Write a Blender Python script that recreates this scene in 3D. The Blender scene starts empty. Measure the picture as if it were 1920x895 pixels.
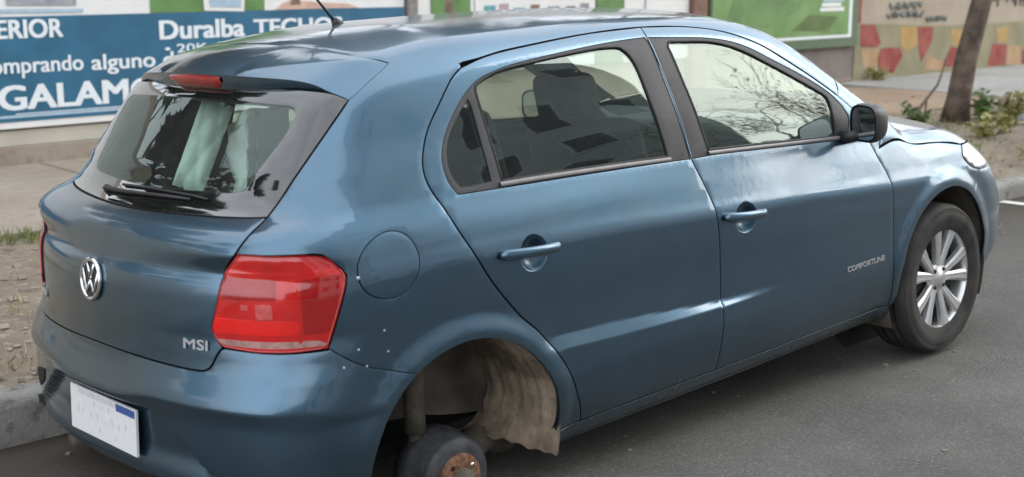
import bpy, bmesh, math, random
import numpy as np
from mathutils import Vector, Matrix
from mathutils.geometry import delaunay_2d_cdt
random.seed(7); rng = np.random.default_rng(7)
scene = bpy.context.scene
COL = scene.collection

# ------------------------------------------------------------------ camera
cam_d = bpy.data.cameras.new('camera'); cam = bpy.data.objects.new('camera', cam_d); COL.objects.link(cam)
cam_d.sensor_width = 36.0; cam_d.lens = 46.61; cam_d.clip_start = .05; cam_d.clip_end = 600
cam.location = (-2.21590, -3.39703, 1.50835)
cam.rotation_euler = (math.radians(90 - 11.614), 0, math.radians(48.0 - 90))
scene.camera = cam
cam_d.dof.use_dof = True; cam_d.dof.focus_distance = 4.3; cam_d.dof.aperture_fstop = 3.2

# ------------------------------------------------------------------ daylight
SUN_EL, SUN_AZ = math.radians(27), math.radians(-28)      # azimuth of the sun, from +X towards +Y
world = bpy.data.worlds.new('World'); scene.world = world; world.use_nodes = True
wn, wl = world.node_tree.nodes, world.node_tree.links
wn.clear()
w_out = wn.new('ShaderNodeOutputWorld'); w_bg = wn.new('ShaderNodeBackground')
sky = wn.new('ShaderNodeTexSky'); sky.sky_type = 'NISHITA'; sky.sun_disc = False
sky.sun_elevation = SUN_EL; sky.sun_rotation = math.radians(90) - SUN_AZ
sky.air_density = 1.0; sky.dust_density = 3.0; sky.ozone_density = 1.0
tc = wn.new('ShaderNodeTexCoord'); cn = wn.new('ShaderNodeTexNoise')
cn.inputs['Scale'].default_value = 2.6; cn.inputs['Detail'].default_value = 7; cn.inputs['Roughness'].default_value = .6
cr = wn.new('ShaderNodeValToRGB')
cr.color_ramp.elements[0].position = .30; cr.color_ramp.elements[0].color = (7.0, 7.6, 8.4, 1)
cr.color_ramp.elements[1].position = .72; cr.color_ramp.elements[1].color = (11.0, 11.2, 11.4, 1)
mx = wn.new('ShaderNodeMixRGB'); mx.inputs['Fac'].default_value = .86
wl.new(tc.outputs['Generated'], cn.inputs['Vector']); wl.new(cn.outputs['Fac'], cr.inputs['Fac'])
wl.new(sky.outputs['Color'], mx.inputs['Color1']); wl.new(cr.outputs['Color'], mx.inputs['Color2'])
# thin cloud glowing round the veiled sun
dp = wn.new('ShaderNodeVectorMath'); dp.operation = 'DOT_PRODUCT'
dp.inputs[1].default_value = (math.cos(SUN_EL)*math.cos(SUN_AZ), math.cos(SUN_EL)*math.sin(SUN_AZ), math.sin(SUN_EL))
wl.new(tc.outputs['Generated'], dp.inputs[0])
gr_ = wn.new('ShaderNodeMapRange'); gr_.interpolation_type = 'SMOOTHSTEP'
gr_.inputs['From Min'].default_value = .66; gr_.inputs['From Max'].default_value = 1.0; gr_.inputs['To Min'].default_value = 1.0; gr_.inputs['To Max'].default_value = 1.3
wl.new(dp.outputs['Value'], gr_.inputs['Value'])
gm = wn.new('ShaderNodeVectorMath'); gm.operation = 'SCALE'; wl.new(mx.outputs['Color'], gm.inputs[0]); wl.new(gr_.outputs['Result'], gm.inputs['Scale'])
wl.new(gm.outputs['Vector'], w_bg.inputs['Color']); w_bg.inputs['Strength'].default_value = .12
wl.new(w_bg.outputs['Background'], w_out.inputs['Surface'])
sun_d = bpy.data.lights.new('sun', 'SUN'); sun_d.energy = .6; sun_d.angle = math.radians(35); sun_d.color = (1, .96, .9)
sun = bpy.data.objects.new('sun', sun_d); COL.objects.link(sun)
sd = Vector((math.cos(SUN_EL)*math.cos(SUN_AZ), math.cos(SUN_EL)*math.sin(SUN_AZ), math.sin(SUN_EL)))
sun.rotation_euler = sd.to_track_quat('Z', 'Y').to_euler(); sun.location = sd*50
scene.view_settings.view_transform = 'Standard'; scene.view_settings.look = 'None'
scene.view_settings.exposure = .92; scene.view_settings.gamma = 1.0
scene.render.engine = 'CYCLES'

# ------------------------------------------------------------------ materials
def srgb(r, g, b):
    f = lambda c: (c/255/12.92) if c/255 <= .04045 else ((c/255+.055)/1.055)**2.4
    return (f(r), f(g), f(b), 1)
def new_mat(name):
    m = bpy.data.materials.new(name); m.use_nodes = True
    return m, m.node_tree.nodes, m.node_tree.links, m.node_tree.nodes['Principled BSDF']
def mat(name, col, rough=.6, metal=0., coat=0., spec=.5, var=.0, vscale=20., bump=0., bscale=80., col2=None, detail=5, coord='Object', tr=0.):
    """Principled material with an uneven colour (noise) and a fine relief."""
    m, n, l, b = new_mat(name)
    c = tuple(col[:3])+(1,)
    b.inputs['Base Color'].default_value = c; b.inputs['Roughness'].default_value = rough
    b.inputs['Metallic'].default_value = metal; b.inputs['Coat Weight'].default_value = coat
    b.inputs['Coat Roughness'].default_value = .04; b.inputs['Specular IOR Level'].default_value = spec
    t = n.new('ShaderNodeTexCoord')
    if var or col2:
        nz = n.new('ShaderNodeTexNoise'); nz.inputs['Scale'].default_value = vscale; nz.inputs['Detail'].default_value = detail
        l.new(t.outputs[coord], nz.inputs['Vector'])
        rp = n.new('ShaderNodeValToRGB'); rp.color_ramp.elements[0].position = .36; rp.color_ramp.elements[1].position = .64
        if col2 is None: c1 = tuple(x*(1-var) for x in c[:3])+(1,); c2 = tuple(min(1, x*(1+var)) for x in c[:3])+(1,)
        else: c1 = c; c2 = tuple(col2[:3])+(1,)
        rp.color_ramp.elements[0].color = c1; rp.color_ramp.elements[1].color = c2
        l.new(nz.outputs['Fac'], rp.inputs['Fac']); l.new(rp.outputs['Color'], b.inputs['Base Color'])
    if bump:
        bn = n.new('ShaderNodeTexNoise'); bn.inputs['Scale'].default_value = bscale; bn.inputs['Detail'].default_value = 6
        l.new(t.outputs[coord], bn.inputs['Vector'])
        bp = n.new('ShaderNodeBump'); bp.inputs['Strength'].default_value = bump; bp.inputs['Distance'].default_value = .01
        l.new(bn.outputs['Fac'], bp.inputs['Height']); l.new(bp.outputs['Normal'], b.inputs['Normal'])
    return m
def paint_mat():
    m, n, l, b = new_mat('blue_paint')
    t = n.new('ShaderNodeTexCoord')
    b.inputs['Metallic'].default_value = 1.0; b.inputs['Roughness'].default_value = .36; b.inputs['Coat IOR'].default_value = 1.5
    b.inputs['Coat Weight'].default_value = 1.0; b.inputs['Coat Roughness'].default_value = .03
    fl = n.new('ShaderNodeTexNoise'); fl.inputs['Scale'].default_value = 900; fl.inputs['Detail'].default_value = 1
    l.new(t.outputs['Object'], fl.inputs['Vector'])
    r1 = n.new('ShaderNodeValToRGB')
    r1.color_ramp.elements[0].color = (.060, .124, .186, 1); r1.color_ramp.elements[1].color = (.098, .188, .272, 1)
    l.new(fl.outputs['Fac'], r1.inputs['Fac'])
    # road film: brownish dust low on the body, in cloudy patches
    sx = n.new('ShaderNodeSeparateXYZ'); l.new(t.outputs['Object'], sx.inputs['Vector'])
    mr = n.new('ShaderNodeMapRange'); mr.inputs['From Min'].default_value = .62; mr.inputs['From Max'].default_value = .22
    mr.inputs['To Min'].default_value = 0; mr.inputs['To Max'].default_value = .55
    l.new(sx.outputs['Z'], mr.inputs['Value'])
    nz = n.new('ShaderNodeTexNoise'); nz.inputs['Scale'].default_value = 6; nz.inputs['Detail'].default_value = 8; nz.inputs['Roughness'].default_value = .65
    l.new(t.outputs['Object'], nz.inputs['Vector'])
    r2 = n.new('ShaderNodeValToRGB'); r2.color_ramp.elements[0].position = .35; r2.color_ramp.elements[1].position = .75
    l.new(nz.outputs['Fac'], r2.inputs['Fac'])
    mu = n.new('ShaderNodeMath'); mu.operation = 'MULTIPLY'
    l.new(mr.outputs['Result'], mu.inputs[0]); l.new(r2.outputs['Color'], mu.inputs[1])
    ad = n.new('ShaderNodeMath'); ad.operation = 'MULTIPLY_ADD'; ad.inputs[1].default_value = .20; ad.inputs[2].default_value = 0
    l.new(r2.outputs['Color'], ad.inputs[0])
    mxx = n.new('ShaderNodeMath'); mxx.operation = 'MAXIMUM'; l.new(mu.outputs[0], mxx.inputs[0]); l.new(ad.outputs[0], mxx.inputs[1])
    mix = n.new('ShaderNodeMixRGB'); mix.inputs['Color2'].default_value = (.075, .068, .060, 1)
    l.new(mxx.outputs[0], mix.inputs['Fac']); l.new(r1.outputs['Color'], mix.inputs['Color1']); l.new(mix.outputs['Color'], b.inputs['Base Color'])
    rr = n.new('ShaderNodeMath'); rr.operation = 'MULTIPLY_ADD'; rr.inputs[1].default_value = .7; rr.inputs[2].default_value = .05
    l.new(mxx.outputs[0], rr.inputs[0]); l.new(rr.outputs[0], b.inputs['Coat Roughness'])
    # slight orange peel
    on = n.new('ShaderNodeTexNoise'); on.inputs['Scale'].default_value = 35; on.inputs['Detail'].default_value = 2
    l.new(t.outputs['Object'], on.inputs['Vector'])
    bp = n.new('ShaderNodeBump'); bp.inputs['Strength'].default_value = .02; bp.inputs['Distance'].default_value = .01
    l.new(on.outputs['Fac'], bp.inputs['Height']); l.new(bp.outputs['Normal'], b.inputs['Coat Normal'])
    return m
def glass_mat(name, tint, ior=1.75, dust=.04):
    m, n, l, b = new_mat(name); n.remove(b)
    o = n['Material Output']
    tr = n.new('ShaderNodeBsdfTransparent'); tr.inputs['Color'].default_value = tint
    gl = n.new('ShaderNodeBsdfGlossy'); gl.inputs['Roughness'].default_value = .01; gl.inputs['Color'].default_value = (.84, .97, .92, 1)
    fr = n.new('ShaderNodeFresnel')
    ge = n.new('ShaderNodeNewGeometry'); mi_ = n.new('ShaderNodeMix'); mi_.inputs[2].default_value = ior; mi_.inputs[3].default_value = 1/ior
    l.new(ge.outputs['Backfacing'], mi_.inputs[0]); l.new(mi_.outputs[0], fr.inputs['IOR'])      # the pane mirrors alike from both sides
    mi = n.new('ShaderNodeMixShader'); l.new(fr.outputs['Fac'], mi.inputs['Fac']); l.new(tr.outputs['BSDF'], mi.inputs[1]); l.new(gl.outputs['BSDF'], mi.inputs[2])
    df = n.new('ShaderNodeBsdfDiffuse'); df.inputs['Color'].default_value = (.5, .5, .48, 1)
    t = n.new('ShaderNodeTexCoord'); nz = n.new('ShaderNodeTexNoise'); nz.inputs['Scale'].default_value = 9; nz.inputs['Detail'].default_value = 6
    l.new(t.outputs['Object'], nz.inputs['Vector'])
    mm = n.new('ShaderNodeMath'); mm.operation = 'MULTIPLY'; mm.inputs[1].default_value = dust*2; l.new(nz.outputs['Fac'], mm.inputs[0])
    m2 = n.new('ShaderNodeMixShader'); l.new(mm.outputs[0], m2.inputs['Fac']); l.new(mi.outputs['Shader'], m2.inputs[1]); l.new(df.outputs['BSDF'], m2.inputs[2])
    l.new(m2.outputs['Shader'], o.inputs['Surface'])
    return m
M = {}
M['paint'] = paint_mat()
M['gap'] = mat('gap_black', (.008, .008, .009), .8)
M['trim'] = mat('black_trim', (.022, .022, .025), .42, var=.15, vscale=30, spec=.45)
M['pillar'] = mat('pillar_vinyl', (.034, .034, .038), .5, var=.1, vscale=60, bump=.15, bscale=600)
M['seal'] = mat('rubber_seal', (.02, .02, .022), .6, var=.2)
M['strip'] = mat('window_strip', (.20, .19, .19), .4, metal=.3, var=.1)
M['frit'] = mat('glass_border', (.010, .010, .011), .06, coat=1.0, spec=.8)
M['glass'] = glass_mat('side_glass', (.72, .82, .77, 1), 1.7, .012)
M['rglass'] = glass_mat('rear_glass', (.70, .83, .77, 1), 1.52, .035)
M['plastic'] = mat('black_plastic', (.022, .022, .024), .5, var=.2, vscale=40, bump=.1, bscale=300)
M['tyre'] = mat('tyre_rubber', (.022, .021, .020), .75, var=.25, vscale=14, bump=.2, bscale=120, col2=(.050, .046, .041))
M['rim'] = mat('alloy', (.74, .74, .74), .36, metal=.75, var=.06, vscale=20)
M['rimdark'] = mat('wheel_inside', (.02, .02, .02), .7, var=.3)
M['chrome'] = mat('chrome', (.80, .81, .82), .12, metal=1.0, var=.05)
M['red'] = mat('red_lens', (.58, .010, .008), .14, coat=1.0, var=.12, vscale=14, spec=.6)
M['reddark'] = mat('red_lens_dark', (.36, .006, .007), .14, coat=1.0, var=.1, vscale=14)
M['redbright'] = mat('red_lens_reflector', (.62, .10, .095), .12, coat=1.0, var=.15, vscale=60)
M['clearlens'] = mat('clear_lens', (.42, .24, .22), .12, coat=1.0, var=.2, vscale=50)
M['brakered'] = mat('brake_lens', (.32, .012, .016), .15, coat=.6, var=.15, vscale=30)
M['silver'] = mat('silver_letter', (.50, .51, .53), .35, metal=.4, var=.05)
M['headlens'] = mat('head_lens', (.20, .23, .26), .12, coat=1.0, metal=.3, var=.2, vscale=25)
M['plate'] = mat('plate_white', (.80, .80, .80), .4, var=.03, vscale=60)
M['plateblue'] = mat('plate_blue', (.05, .10, .33), .4, var=.2, vscale=80)
M['plategrey'] = mat('plate_smudge', (.64, .65, .69), .5, var=.1, vscale=60)
M['redlow'] = mat('red_lens_bright', (.80, .014, .010), .14, coat=1.0, var=.1, vscale=14)
M['chip'] = mat('paint_chip', (.42, .47, .52), .6, var=.2, vscale=200)
M['rust'] = mat('rust', (.17, .060, .030), .9, col2=(.30, .17, .11), vscale=70, bump=.5, bscale=200)
M['drum'] = mat('drum_iron', (.050, .053, .060), .55, metal=.3, col2=(.085, .088, .098), vscale=25, bump=.2, bscale=150)
M['mud'] = mat('dried_mud', (.13, .100, .074), .95, col2=(.40, .32, .24), vscale=9, bump=.8, bscale=45, detail=9)
M['well'] = mat('wheel_house', (.060, .052, .045), .9, col2=(.150, .127, .104), vscale=6, bump=.4, bscale=50, detail=8)
M['under'] = mat('underbody', (.012, .011, .010), .9, var=.4, vscale=8)
M['beam'] = mat('axle_dirt', (.09, .078, .062), .9, col2=(.15, .13, .10), vscale=16, bump=.4)
M['cloth'] = mat('seat_cloth', (.020, .020, .022), .95, var=.3, vscale=80, bump=.3, bscale=300)
M['cloth2'] = mat('seat_cloth_grey', (.07, .07, .072), .95, var=.25, vscale=90, bump=.3, bscale=300)
M['lining'] = mat('headlining', (.42, .41, .38), .95, var=.06, vscale=40)
M['dash'] = mat('dash_plastic', (.03, .03, .031), .7, var=.15, bump=.15, bscale=250)
M['mirror'] = mat('mirror_glass', (.75, .78, .78), .02, metal=1.0, var=.02)
M['sack'] = mat('white_sack', (.72, .76, .72), .6, var=.08, vscale=9, bump=.5, bscale=22)
M['ink'] = mat('sack_print', (.25, .33, .32), .7, var=.2)

# ------------------------------------------------------------------ objects
def link(name, me, parent=None, mats=()):
    o = bpy.data.objects.new(name, me); COL.objects.link(o)
    for mm in mats: me.materials.append(M[mm] if isinstance(mm, str) else mm)
    if parent is not None: o.parent = parent
    return o
def tag(o, label=None, cat=None, group=None, kind=None):
    if label: o['label'] = label
    if cat: o['category'] = cat
    if group: o['group'] = group
    if kind: o['kind'] = kind
    return o
def empty(name, loc=(0, 0, 0), rz=0):
    o = bpy.data.objects.new(name, None); COL.objects.link(o); o.location = loc; o.rotation_euler = (0, 0, rz); o.empty_display_size = .2
    return o
def mesh_np(name, V, Fc, smooth=True, normals=None, mi=None):
    me = bpy.data.meshes.new(name); me.from_pydata([tuple(v) for v in V], [], [tuple(int(i) for i in f) for f in Fc]); me.update()
    if smooth: me.polygons.foreach_set('use_smooth', [True]*len(me.polygons))
    if mi is not None: me.polygons.foreach_set('material_index', [int(i) for i in mi])
    if normals is not None: me.normals_split_custom_set_from_vertices([tuple(n) for n in normals])
    return me
class MB:
    """collects simple solids into one mesh"""
    def __init__(s): s.bm = bmesh.new(); s.mi = 0
    def _add(s, vs, fs, smooth=False):
        bv = [s.bm.verts.new(tuple(v)) for v in vs]
        for f in fs:
            try:
                q = s.bm.faces.new([bv[i] for i in f]); q.material_index = s.mi; q.smooth = smooth
            except ValueError: pass
        return bv
    def box(s, lo, hi, rot=None, at=None, bev=0.):
        x0, y0, z0 = lo; x1, y1, z1 = hi
        vs = [Vector(v) for v in ((x0,y0,z0),(x1,y0,z0),(x1,y1,z0),(x0,y1,z0),(x0,y0,z1),(x1,y0,z1),(x1,y1,z1),(x0,y1,z1))]
        fs = [(0,3,2,1),(4,5,6,7),(0,1,5,4),(1,2,6,5),(2,3,7,6),(3,0,4,7)]
        if rot is not None: vs = [rot @ v for v in vs]
        if at is not None: vs = [v+Vector(at) for v in vs]
        bv = s._add(vs, fs)
        if bev:
            es = {e for v in bv for e in v.link_edges}
            r = bmesh.ops.bevel(s.bm, geom=list(es), offset=bev, segments=3, profile=.5, affect='EDGES')
            for f in r['faces']: f.smooth = True; f.material_index = s.mi
        return s
    def tube(s, pts, rad, n=8, cap=True, smooth=True):
        pts = [Vector(q) for q in pts]; rad = rad if hasattr(rad, '__len__') else [rad]*len(pts)
        rings = []; prev = None
        for i, q in enumerate(pts):
            d = (pts[min(i+1, len(pts)-1)]-pts[max(i-1, 0)]).normalized()
            if prev is None: prev = Vector((0, 0, 1)) if abs(d.z) < .9 else Vector((1, 0, 0))
            a = d.cross(prev).normalized(); b = d.cross(a); prev = -b if False else a.cross(d)
            rings.append([q+(a*math.cos(2*math.pi*k/n)+b*math.sin(2*math.pi*k/n))*rad[i] for k in range(n)])
        vs = [v for r in rings for v in r]; fs = []
        for i in range(len(pts)-1):
            for k in range(n): fs.append((i*n+k, i*n+(k+1) % n, (i+1)*n+(k+1) % n, (i+1)*n+k))
        if cap: fs.append(tuple(range(n))[::-1]); fs.append(tuple((len(pts)-1)*n+k for k in range(n)))
        s._add(vs, fs, smooth); return s
    def lathe(s, prof, c, axis='y', n=48, smooth=True, a0=0, a1=2*math.pi):
        full = abs(a1-a0-2*math.pi) < 1e-6; m = n if full else n+1
        vs = []
        for (r, h) in prof:
            for k in range(m):
                a = a0+(a1-a0)*k/n; u, v = r*math.cos(a), r*math.sin(a)
                vs.append({'y': (c[0]+u, c[1]+h, c[2]+v), 'z': (c[0]+u, c[1]+v, c[2]+h), 'x': (c[0]+h, c[1]+u, c[2]+v)}[axis])
        fs = []
        for i in range(len(prof)-1):
            for k in range(n): fs.append((i*m+k, i*m+(k+1) % m, (i+1)*m+(k+1) % m, (i+1)*m+k))
        s._add(vs, fs, smooth); return s
    def prism(s, poly, ext, smooth=False):
        """poly: list of 3D points; ext: vector"""
        n = len(poly); e = Vector(ext); vs = [Vector(q) for q in poly]+[Vector(q)+e for q in poly]
        fs = [tuple(range(n))[::-1], tuple(range(n, 2*n))]+[(i, (i+1) % n, n+(i+1) % n, n+i) for i in range(n)]
        s._add(vs, fs, smooth); return s
    def grid(s, P, smooth=True, closed=False):
        nu, nv = len(P), len(P[0]); vs = [q for r in P for q in r]
        fs = [(i*nv+j, i*nv+j+1, (i+1)*nv+j+1, (i+1)*nv+j) for i in range(nu-1) for j in range(nv-1)]
        if closed: fs += [(i*nv+nv-1, i*nv, (i+1)*nv, (i+1)*nv+nv-1) for i in range(nu-1)]
        s._add(vs, fs, smooth); return s
    def build(s, name, m, parent=None, fix=True):
        if fix: bmesh.ops.recalc_face_normals(s.bm, faces=s.bm.faces[:])
        me = bpy.data.meshes.new(name); s.bm.to_mesh(me); s.bm.free()
        return link(name, me, parent, m if isinstance(m, (list, tuple)) else [m])
def text_obj(name, txt, height, x0, x1, origin, ux, uz, un, m, parent, bold=.0, depth=.002):
    """lettering as real raised type: spans x0..x1 along ux, cap height along uz"""
    cu = bpy.data.curves.new(name, 'FONT'); cu.body = txt;  cu.resolution_u = 4; cu.extrude = .01
    to = bpy.data.objects.new(name, cu); COL.objects.link(to)
    bpy.context.view_layer.update()
    me = bpy.data.meshes.new_from_object(to.evaluated_get(bpy.context.evaluated_depsgraph_get()))
    bpy.data.objects.remove(to); bpy.data.curves.remove(cu)
    n = len(me.vertices); co = np.empty(n*3); me.vertices.foreach_get('co', co); co = co.reshape(-1, 3)
    F_ = [tuple(p.vertices) for p in me.polygons]; bpy.data.meshes.remove(me)
    sh = [(0, 0), (-bold, bold*.5), (bold, -bold*.5), (bold, bold*.5), (-bold, -bold*.5)] if bold else [(0, 0)]
    V = []; FF = []
    for k, (dx, dy) in enumerate(sh):
        FF += [tuple(i+len(V)*n for i in f) for f in F_]; V.append(co+np.array([dx, dy, -.0012*k]))
    co = np.vstack(V); mn, mxv = co.min(0), co.max(0)
    u = x0+(co[:, 0]-mn[0])/(mxv[0]-mn[0])*(x1-x0); v = co[:, 1]/.70*height; w = (co[:, 2]-mn[2])/.02*depth
    P = np.asarray(origin)+u[:, None]*np.asarray(ux)+v[:, None]*np.asarray(uz)+w[:, None]*np.asarray(un)
    me = mesh_np(name, P, FF, False)
    return link(name, me, parent, [m])
# ------------------------------------------------------------------ the body skin of the car: one smooth implicit surface
def pchip(xs, ys):
    xs=np.asarray(xs,float); ys=np.asarray(ys,float)
    h=np.diff(xs); d=np.diff(ys)/h; m=np.zeros_like(ys)
    for i in range(1,len(xs)-1):
        if d[i-1]*d[i]>0:
            w1=2*h[i]+h[i-1]; w2=h[i]+2*h[i-1]
            m[i]=(w1+w2)/(w1/d[i-1]+w2/d[i])
    m[0]=d[0]; m[-1]=d[-1]
    def f(x):
        x=np.clip(x,xs[0],xs[-1]); i=np.clip(np.searchsorted(xs,x)-1,0,len(xs)-2)
        t=(x-xs[i])/h[i]; t2=t*t; t3=t2*t
        return (2*t3-3*t2+1)*ys[i]+(t3-2*t2+t)*h[i]*m[i]+(3*t2-2*t3)*ys[i+1]+(t3-t2)*h[i]*m[i+1]
    return f
def smoothed(f, lo, hi, sig):
    # the same curve, blurred a little so that its curvature runs evenly
    x=np.linspace(lo-4*sig,hi+4*sig,4000); y=f(x); d=x[1]-x[0]; k=np.arange(-int(3.5*sig/d),int(3.5*sig/d)+1)*d
    w=np.exp(-.5*(k/sig)**2); w/=w.sum(); m=len(k)//2
    y2=np.convolve(np.pad(y,m,mode='edge'),w,'valid')
    return lambda q: np.interp(q,x,y2)
def sst(a,b,x):
    t=np.clip((x-a)/(b-a),0,1); return t*t*(3-2*t)
def smax(a,b,k):
    h=np.maximum(k-np.abs(a-b),0)/k
    return np.maximum(a,b)+h*h*k*.25
# ---- side section
SEC=pchip([.18,.22,.26,.30,.36,.44,.50,.60,.70,.78,.805,.83,.90,.965,1.0,1.1,1.2,1.3,1.38,1.5],
          [.715,.740,.765,.782,.794,.803,.803,.803,.8045,.804,.800,.792,.772,.7530,.7425,.7115,.670,.624,.5805,.515])
DZ=pchip([-.6,.04,.37,.66,1.04,1.48,2.07,2.4,3.2],[.056,.054,.040,.027,.001,-.023,-.068,-.085,-.09])
CB=pchip([.30,.66,1.06,1.35,2.],[.518,.499,.486,.484,.48])
CT=pchip([.30,.54,.79,1.05,1.35,2.],[.556,.551,.530,.507,.490,.482])
TAP=pchip([-.9,-.6,-.35,0,.4,.9,1.5,2.0,2.45,2.8,3.3],[-.085,-.050,-.025,-.006,0,.0,0.,-.004,-.008,-.035,-.11])
TAPU=pchip([-.9,-.4,-.1,.3,.9,1.4,1.9,2.3,3.3],[-.20,-.080,-.035,-.008,0,-.004,-.022,-.06,-.2])
ARCH=[(-.005,.292,.33),(2.487,.312,.352)]
def W(x,z):
    fade=sst(.56,.68,z)*(1-sst(.90,1.02,z))
    zp=z-DZ(x)*fade
    w=SEC(zp)
    # lower crease: the skin steps out below the top line, full at the bottom line
    A=sst(.24,.36,x)*(1-sst(.95,1.45,x))
    cb=CB(x); ct=np.maximum(CT(x),cb+.018)
    w=w+A*.014*sst(.28,.44,z)*(1-np.clip((z-cb)/(ct-cb),0,1))-A*.004*sst(.30,.44,z)*(1-sst(.60,.74,z))
    w=w+.009*(1-sst(-.42,-.20,x))*BUMP(z)
    u=sst(.93,1.18,z)
    w=w+TAP(x)*(1-u)+TAPU(x)*u
    for ax,az,ar in ARCH:
        r=np.hypot(x-ax,z-az)
        w=w+.012*(1-sst(ar+.015,ar+.075,r))*(1-sst(.78,.86,z))
    return w
XR=pchip([.20,.25,.30,.36,.42,.47,.500,.516,.530,.56,.60,.632,.72,.80,.855,.872,.90,.95,.98,1.0,1.1,1.2,1.3,1.4,1.5],
         [-.60,-.665,-.690,-.697,-.698,-.697,-.702,-.709,-.705,-.693,-.679,-.672,-.673,-.668,-.656,-.638,-.630,-.612,-.580,-.514,-.433,-.357,-.280,-.20,-.12])
BOW=pchip([0,.15,.3,.4,.5,.57,.65,.72,.8,1.0],[0,.005,.021,.038,.062,.084,.118,.162,.235,.50])
BOWZ=pchip([.2,.60,.66,.72,.85,.885,.93,.98,1.08,1.5],[.92,.95,1.12,1.27,1.27,1.10,.80,.85,1.,1.])
ZC=pchip([-.45,-.30,-.15,0,.3,.7,1.0,1.3,1.5,1.6,1.7,1.9,2.1,2.22,2.28,2.5,2.8,3.0,3.1,3.2,3.3],
         [1.28,1.35,1.396,1.426,1.451,1.452,1.446,1.434,1.418,1.405,1.374,1.278,1.167,1.078,1.012,.957,.907,.852,.80,.70,.6])
CR=pchip([-.5,0,1.0,1.5,1.75,2.1,2.3,2.6,3.3],[.22,.17,.15,.17,.24,.30,.22,.16,.16])
XF=pchip([.2,.25,.35,.5,.6,.7,.78,.9],[3.17,3.225,3.285,3.292,3.25,3.15,3.04,2.85])
BOWF=pchip([0,.3,.5,.6,.7,.8,1.0],[0,.02,.06,.095,.155,.30,.9])
BUMP=smoothed(lambda z: sst(.488,.517,z)*(1-sst(.517,.66,z)),.3,.8,.006); XR=smoothed(XR,.20,1.5,.006)
DZ=smoothed(DZ,-.6,3.2,.10); TAP=smoothed(TAP,-.9,3.3,.09); TAPU=smoothed(TAPU,-.9,3.3,.10); CB=smoothed(CB,.3,2.,.06); CT=smoothed(CT,.3,2.,.06)
SEC=smoothed(SEC,.18,1.5,.008); BOW=smoothed(BOW,0,1.,.02); CR=smoothed(CR,-.5,3.3,.06); ZC=smoothed(ZC,-.45,3.3,.03); BOWF=smoothed(BOWF,0,1.,.025); XF=smoothed(XF,.2,.9,.012)
def F(X):
    x=X[...,0]; Y=np.abs(X[...,1]); z=X[...,2]
    gs=Y-W(x,z)
    zs=z-.022*sst(.12,.32,Y)*(1-sst(.74,.80,Y))*sst(.42,.50,z)*(1-sst(.56,.64,z))
    gr=(XR(zs)+BOW(Y)*BOWZ(z)-x)*.9
    # plate recess in the bumper
    top=1-sst(.485,.505,z)
    hw=.30+(.486-z)*1.63
    rec=top*(1-sst(hw-.03,hw+.02,Y))*sst(.24,.30,z)
    gr=gr+.022*rec*sst(.30,.40,z)
    gt=(z-ZC(x)+CR(x)*Y*Y)*.9
    gf=(x-XF(z)+BOWF(Y))*.9
    f=smax(gs,gr,.10)
    f=smax(f,gf,.14)
    kt=.07
    return smax(f,gt,kt)
def grad(X,h=.002):
    g=np.stack([F(X+np.eye(3)[i]*h)-F(X-np.eye(3)[i]*h) for i in range(3)],-1)
    return g/np.linalg.norm(g,axis=-1,keepdims=True)
# ---- domains
XA,XB,RK=.35,2.60,.75
def wrapdir(s):
    s=np.asarray(s,float)
    ph=np.where(s<0,-s/RK,np.where(s>XB-XA,-(s-(XB-XA))/RK,0))
    bx=np.where(s<0,XA,np.where(s>XB-XA,XB,XA+s))
    return bx,-np.sin(ph),-np.cos(ph)
def solve(base,dir,lo,hi,lev=0.):
    lo=np.full(base.shape[:-1],lo); hi=np.full(base.shape[:-1],hi)
    for _ in range(9):
        m=(lo+hi)/2; v=F(base+dir*m[...,None])>lev
        hi=np.where(v,m,hi); lo=np.where(v,lo,m)
    fl=F(base+dir*lo[...,None])-lev; fh=F(base+dir*hi[...,None])-lev
    for _ in range(10):
        m=np.clip(lo-fl*(hi-lo)/np.where(np.abs(fh-fl)<1e-12,1e-12,fh-fl),np.minimum(lo,hi),np.maximum(lo,hi))
        fm=F(base+dir*m[...,None])-lev; v=fm>0
        hi=np.where(v,m,hi); fh=np.where(v,fm,fh*.5); lo=np.where(v,lo,m); fl=np.where(v,fl*.5,fm)
    return base+dir*m[...,None]
def wrap(sz,lev=0.):
    sz=np.asarray(sz,float); bx,dx,dy=wrapdir(sz[...,0])
    base=np.stack([bx,np.zeros_like(bx),sz[...,1]],-1); d=np.stack([dx,dy,np.zeros_like(dx)],-1)
    return solve(base,d,0.,1.6,lev)
def unwrap(X):
    x,y,z=X[...,0],X[...,1],X[...,2]
    s=np.where(x<XA,-np.arctan2(XA-x,-y)*RK,np.where(x>XB,(XB-XA)+np.arctan2(x-XB,-y)*RK,x-XA))
    return np.stack([s,z],-1)
def topd(xy,lev=0.):
    xy=np.asarray(xy,float)
    base=np.stack([xy[...,0],xy[...,1],np.full(xy.shape[:-1],.45)],-1)
    return solve(base,np.broadcast_to(np.array([0,0,1.]),base.shape),0.,1.3,lev)
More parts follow.
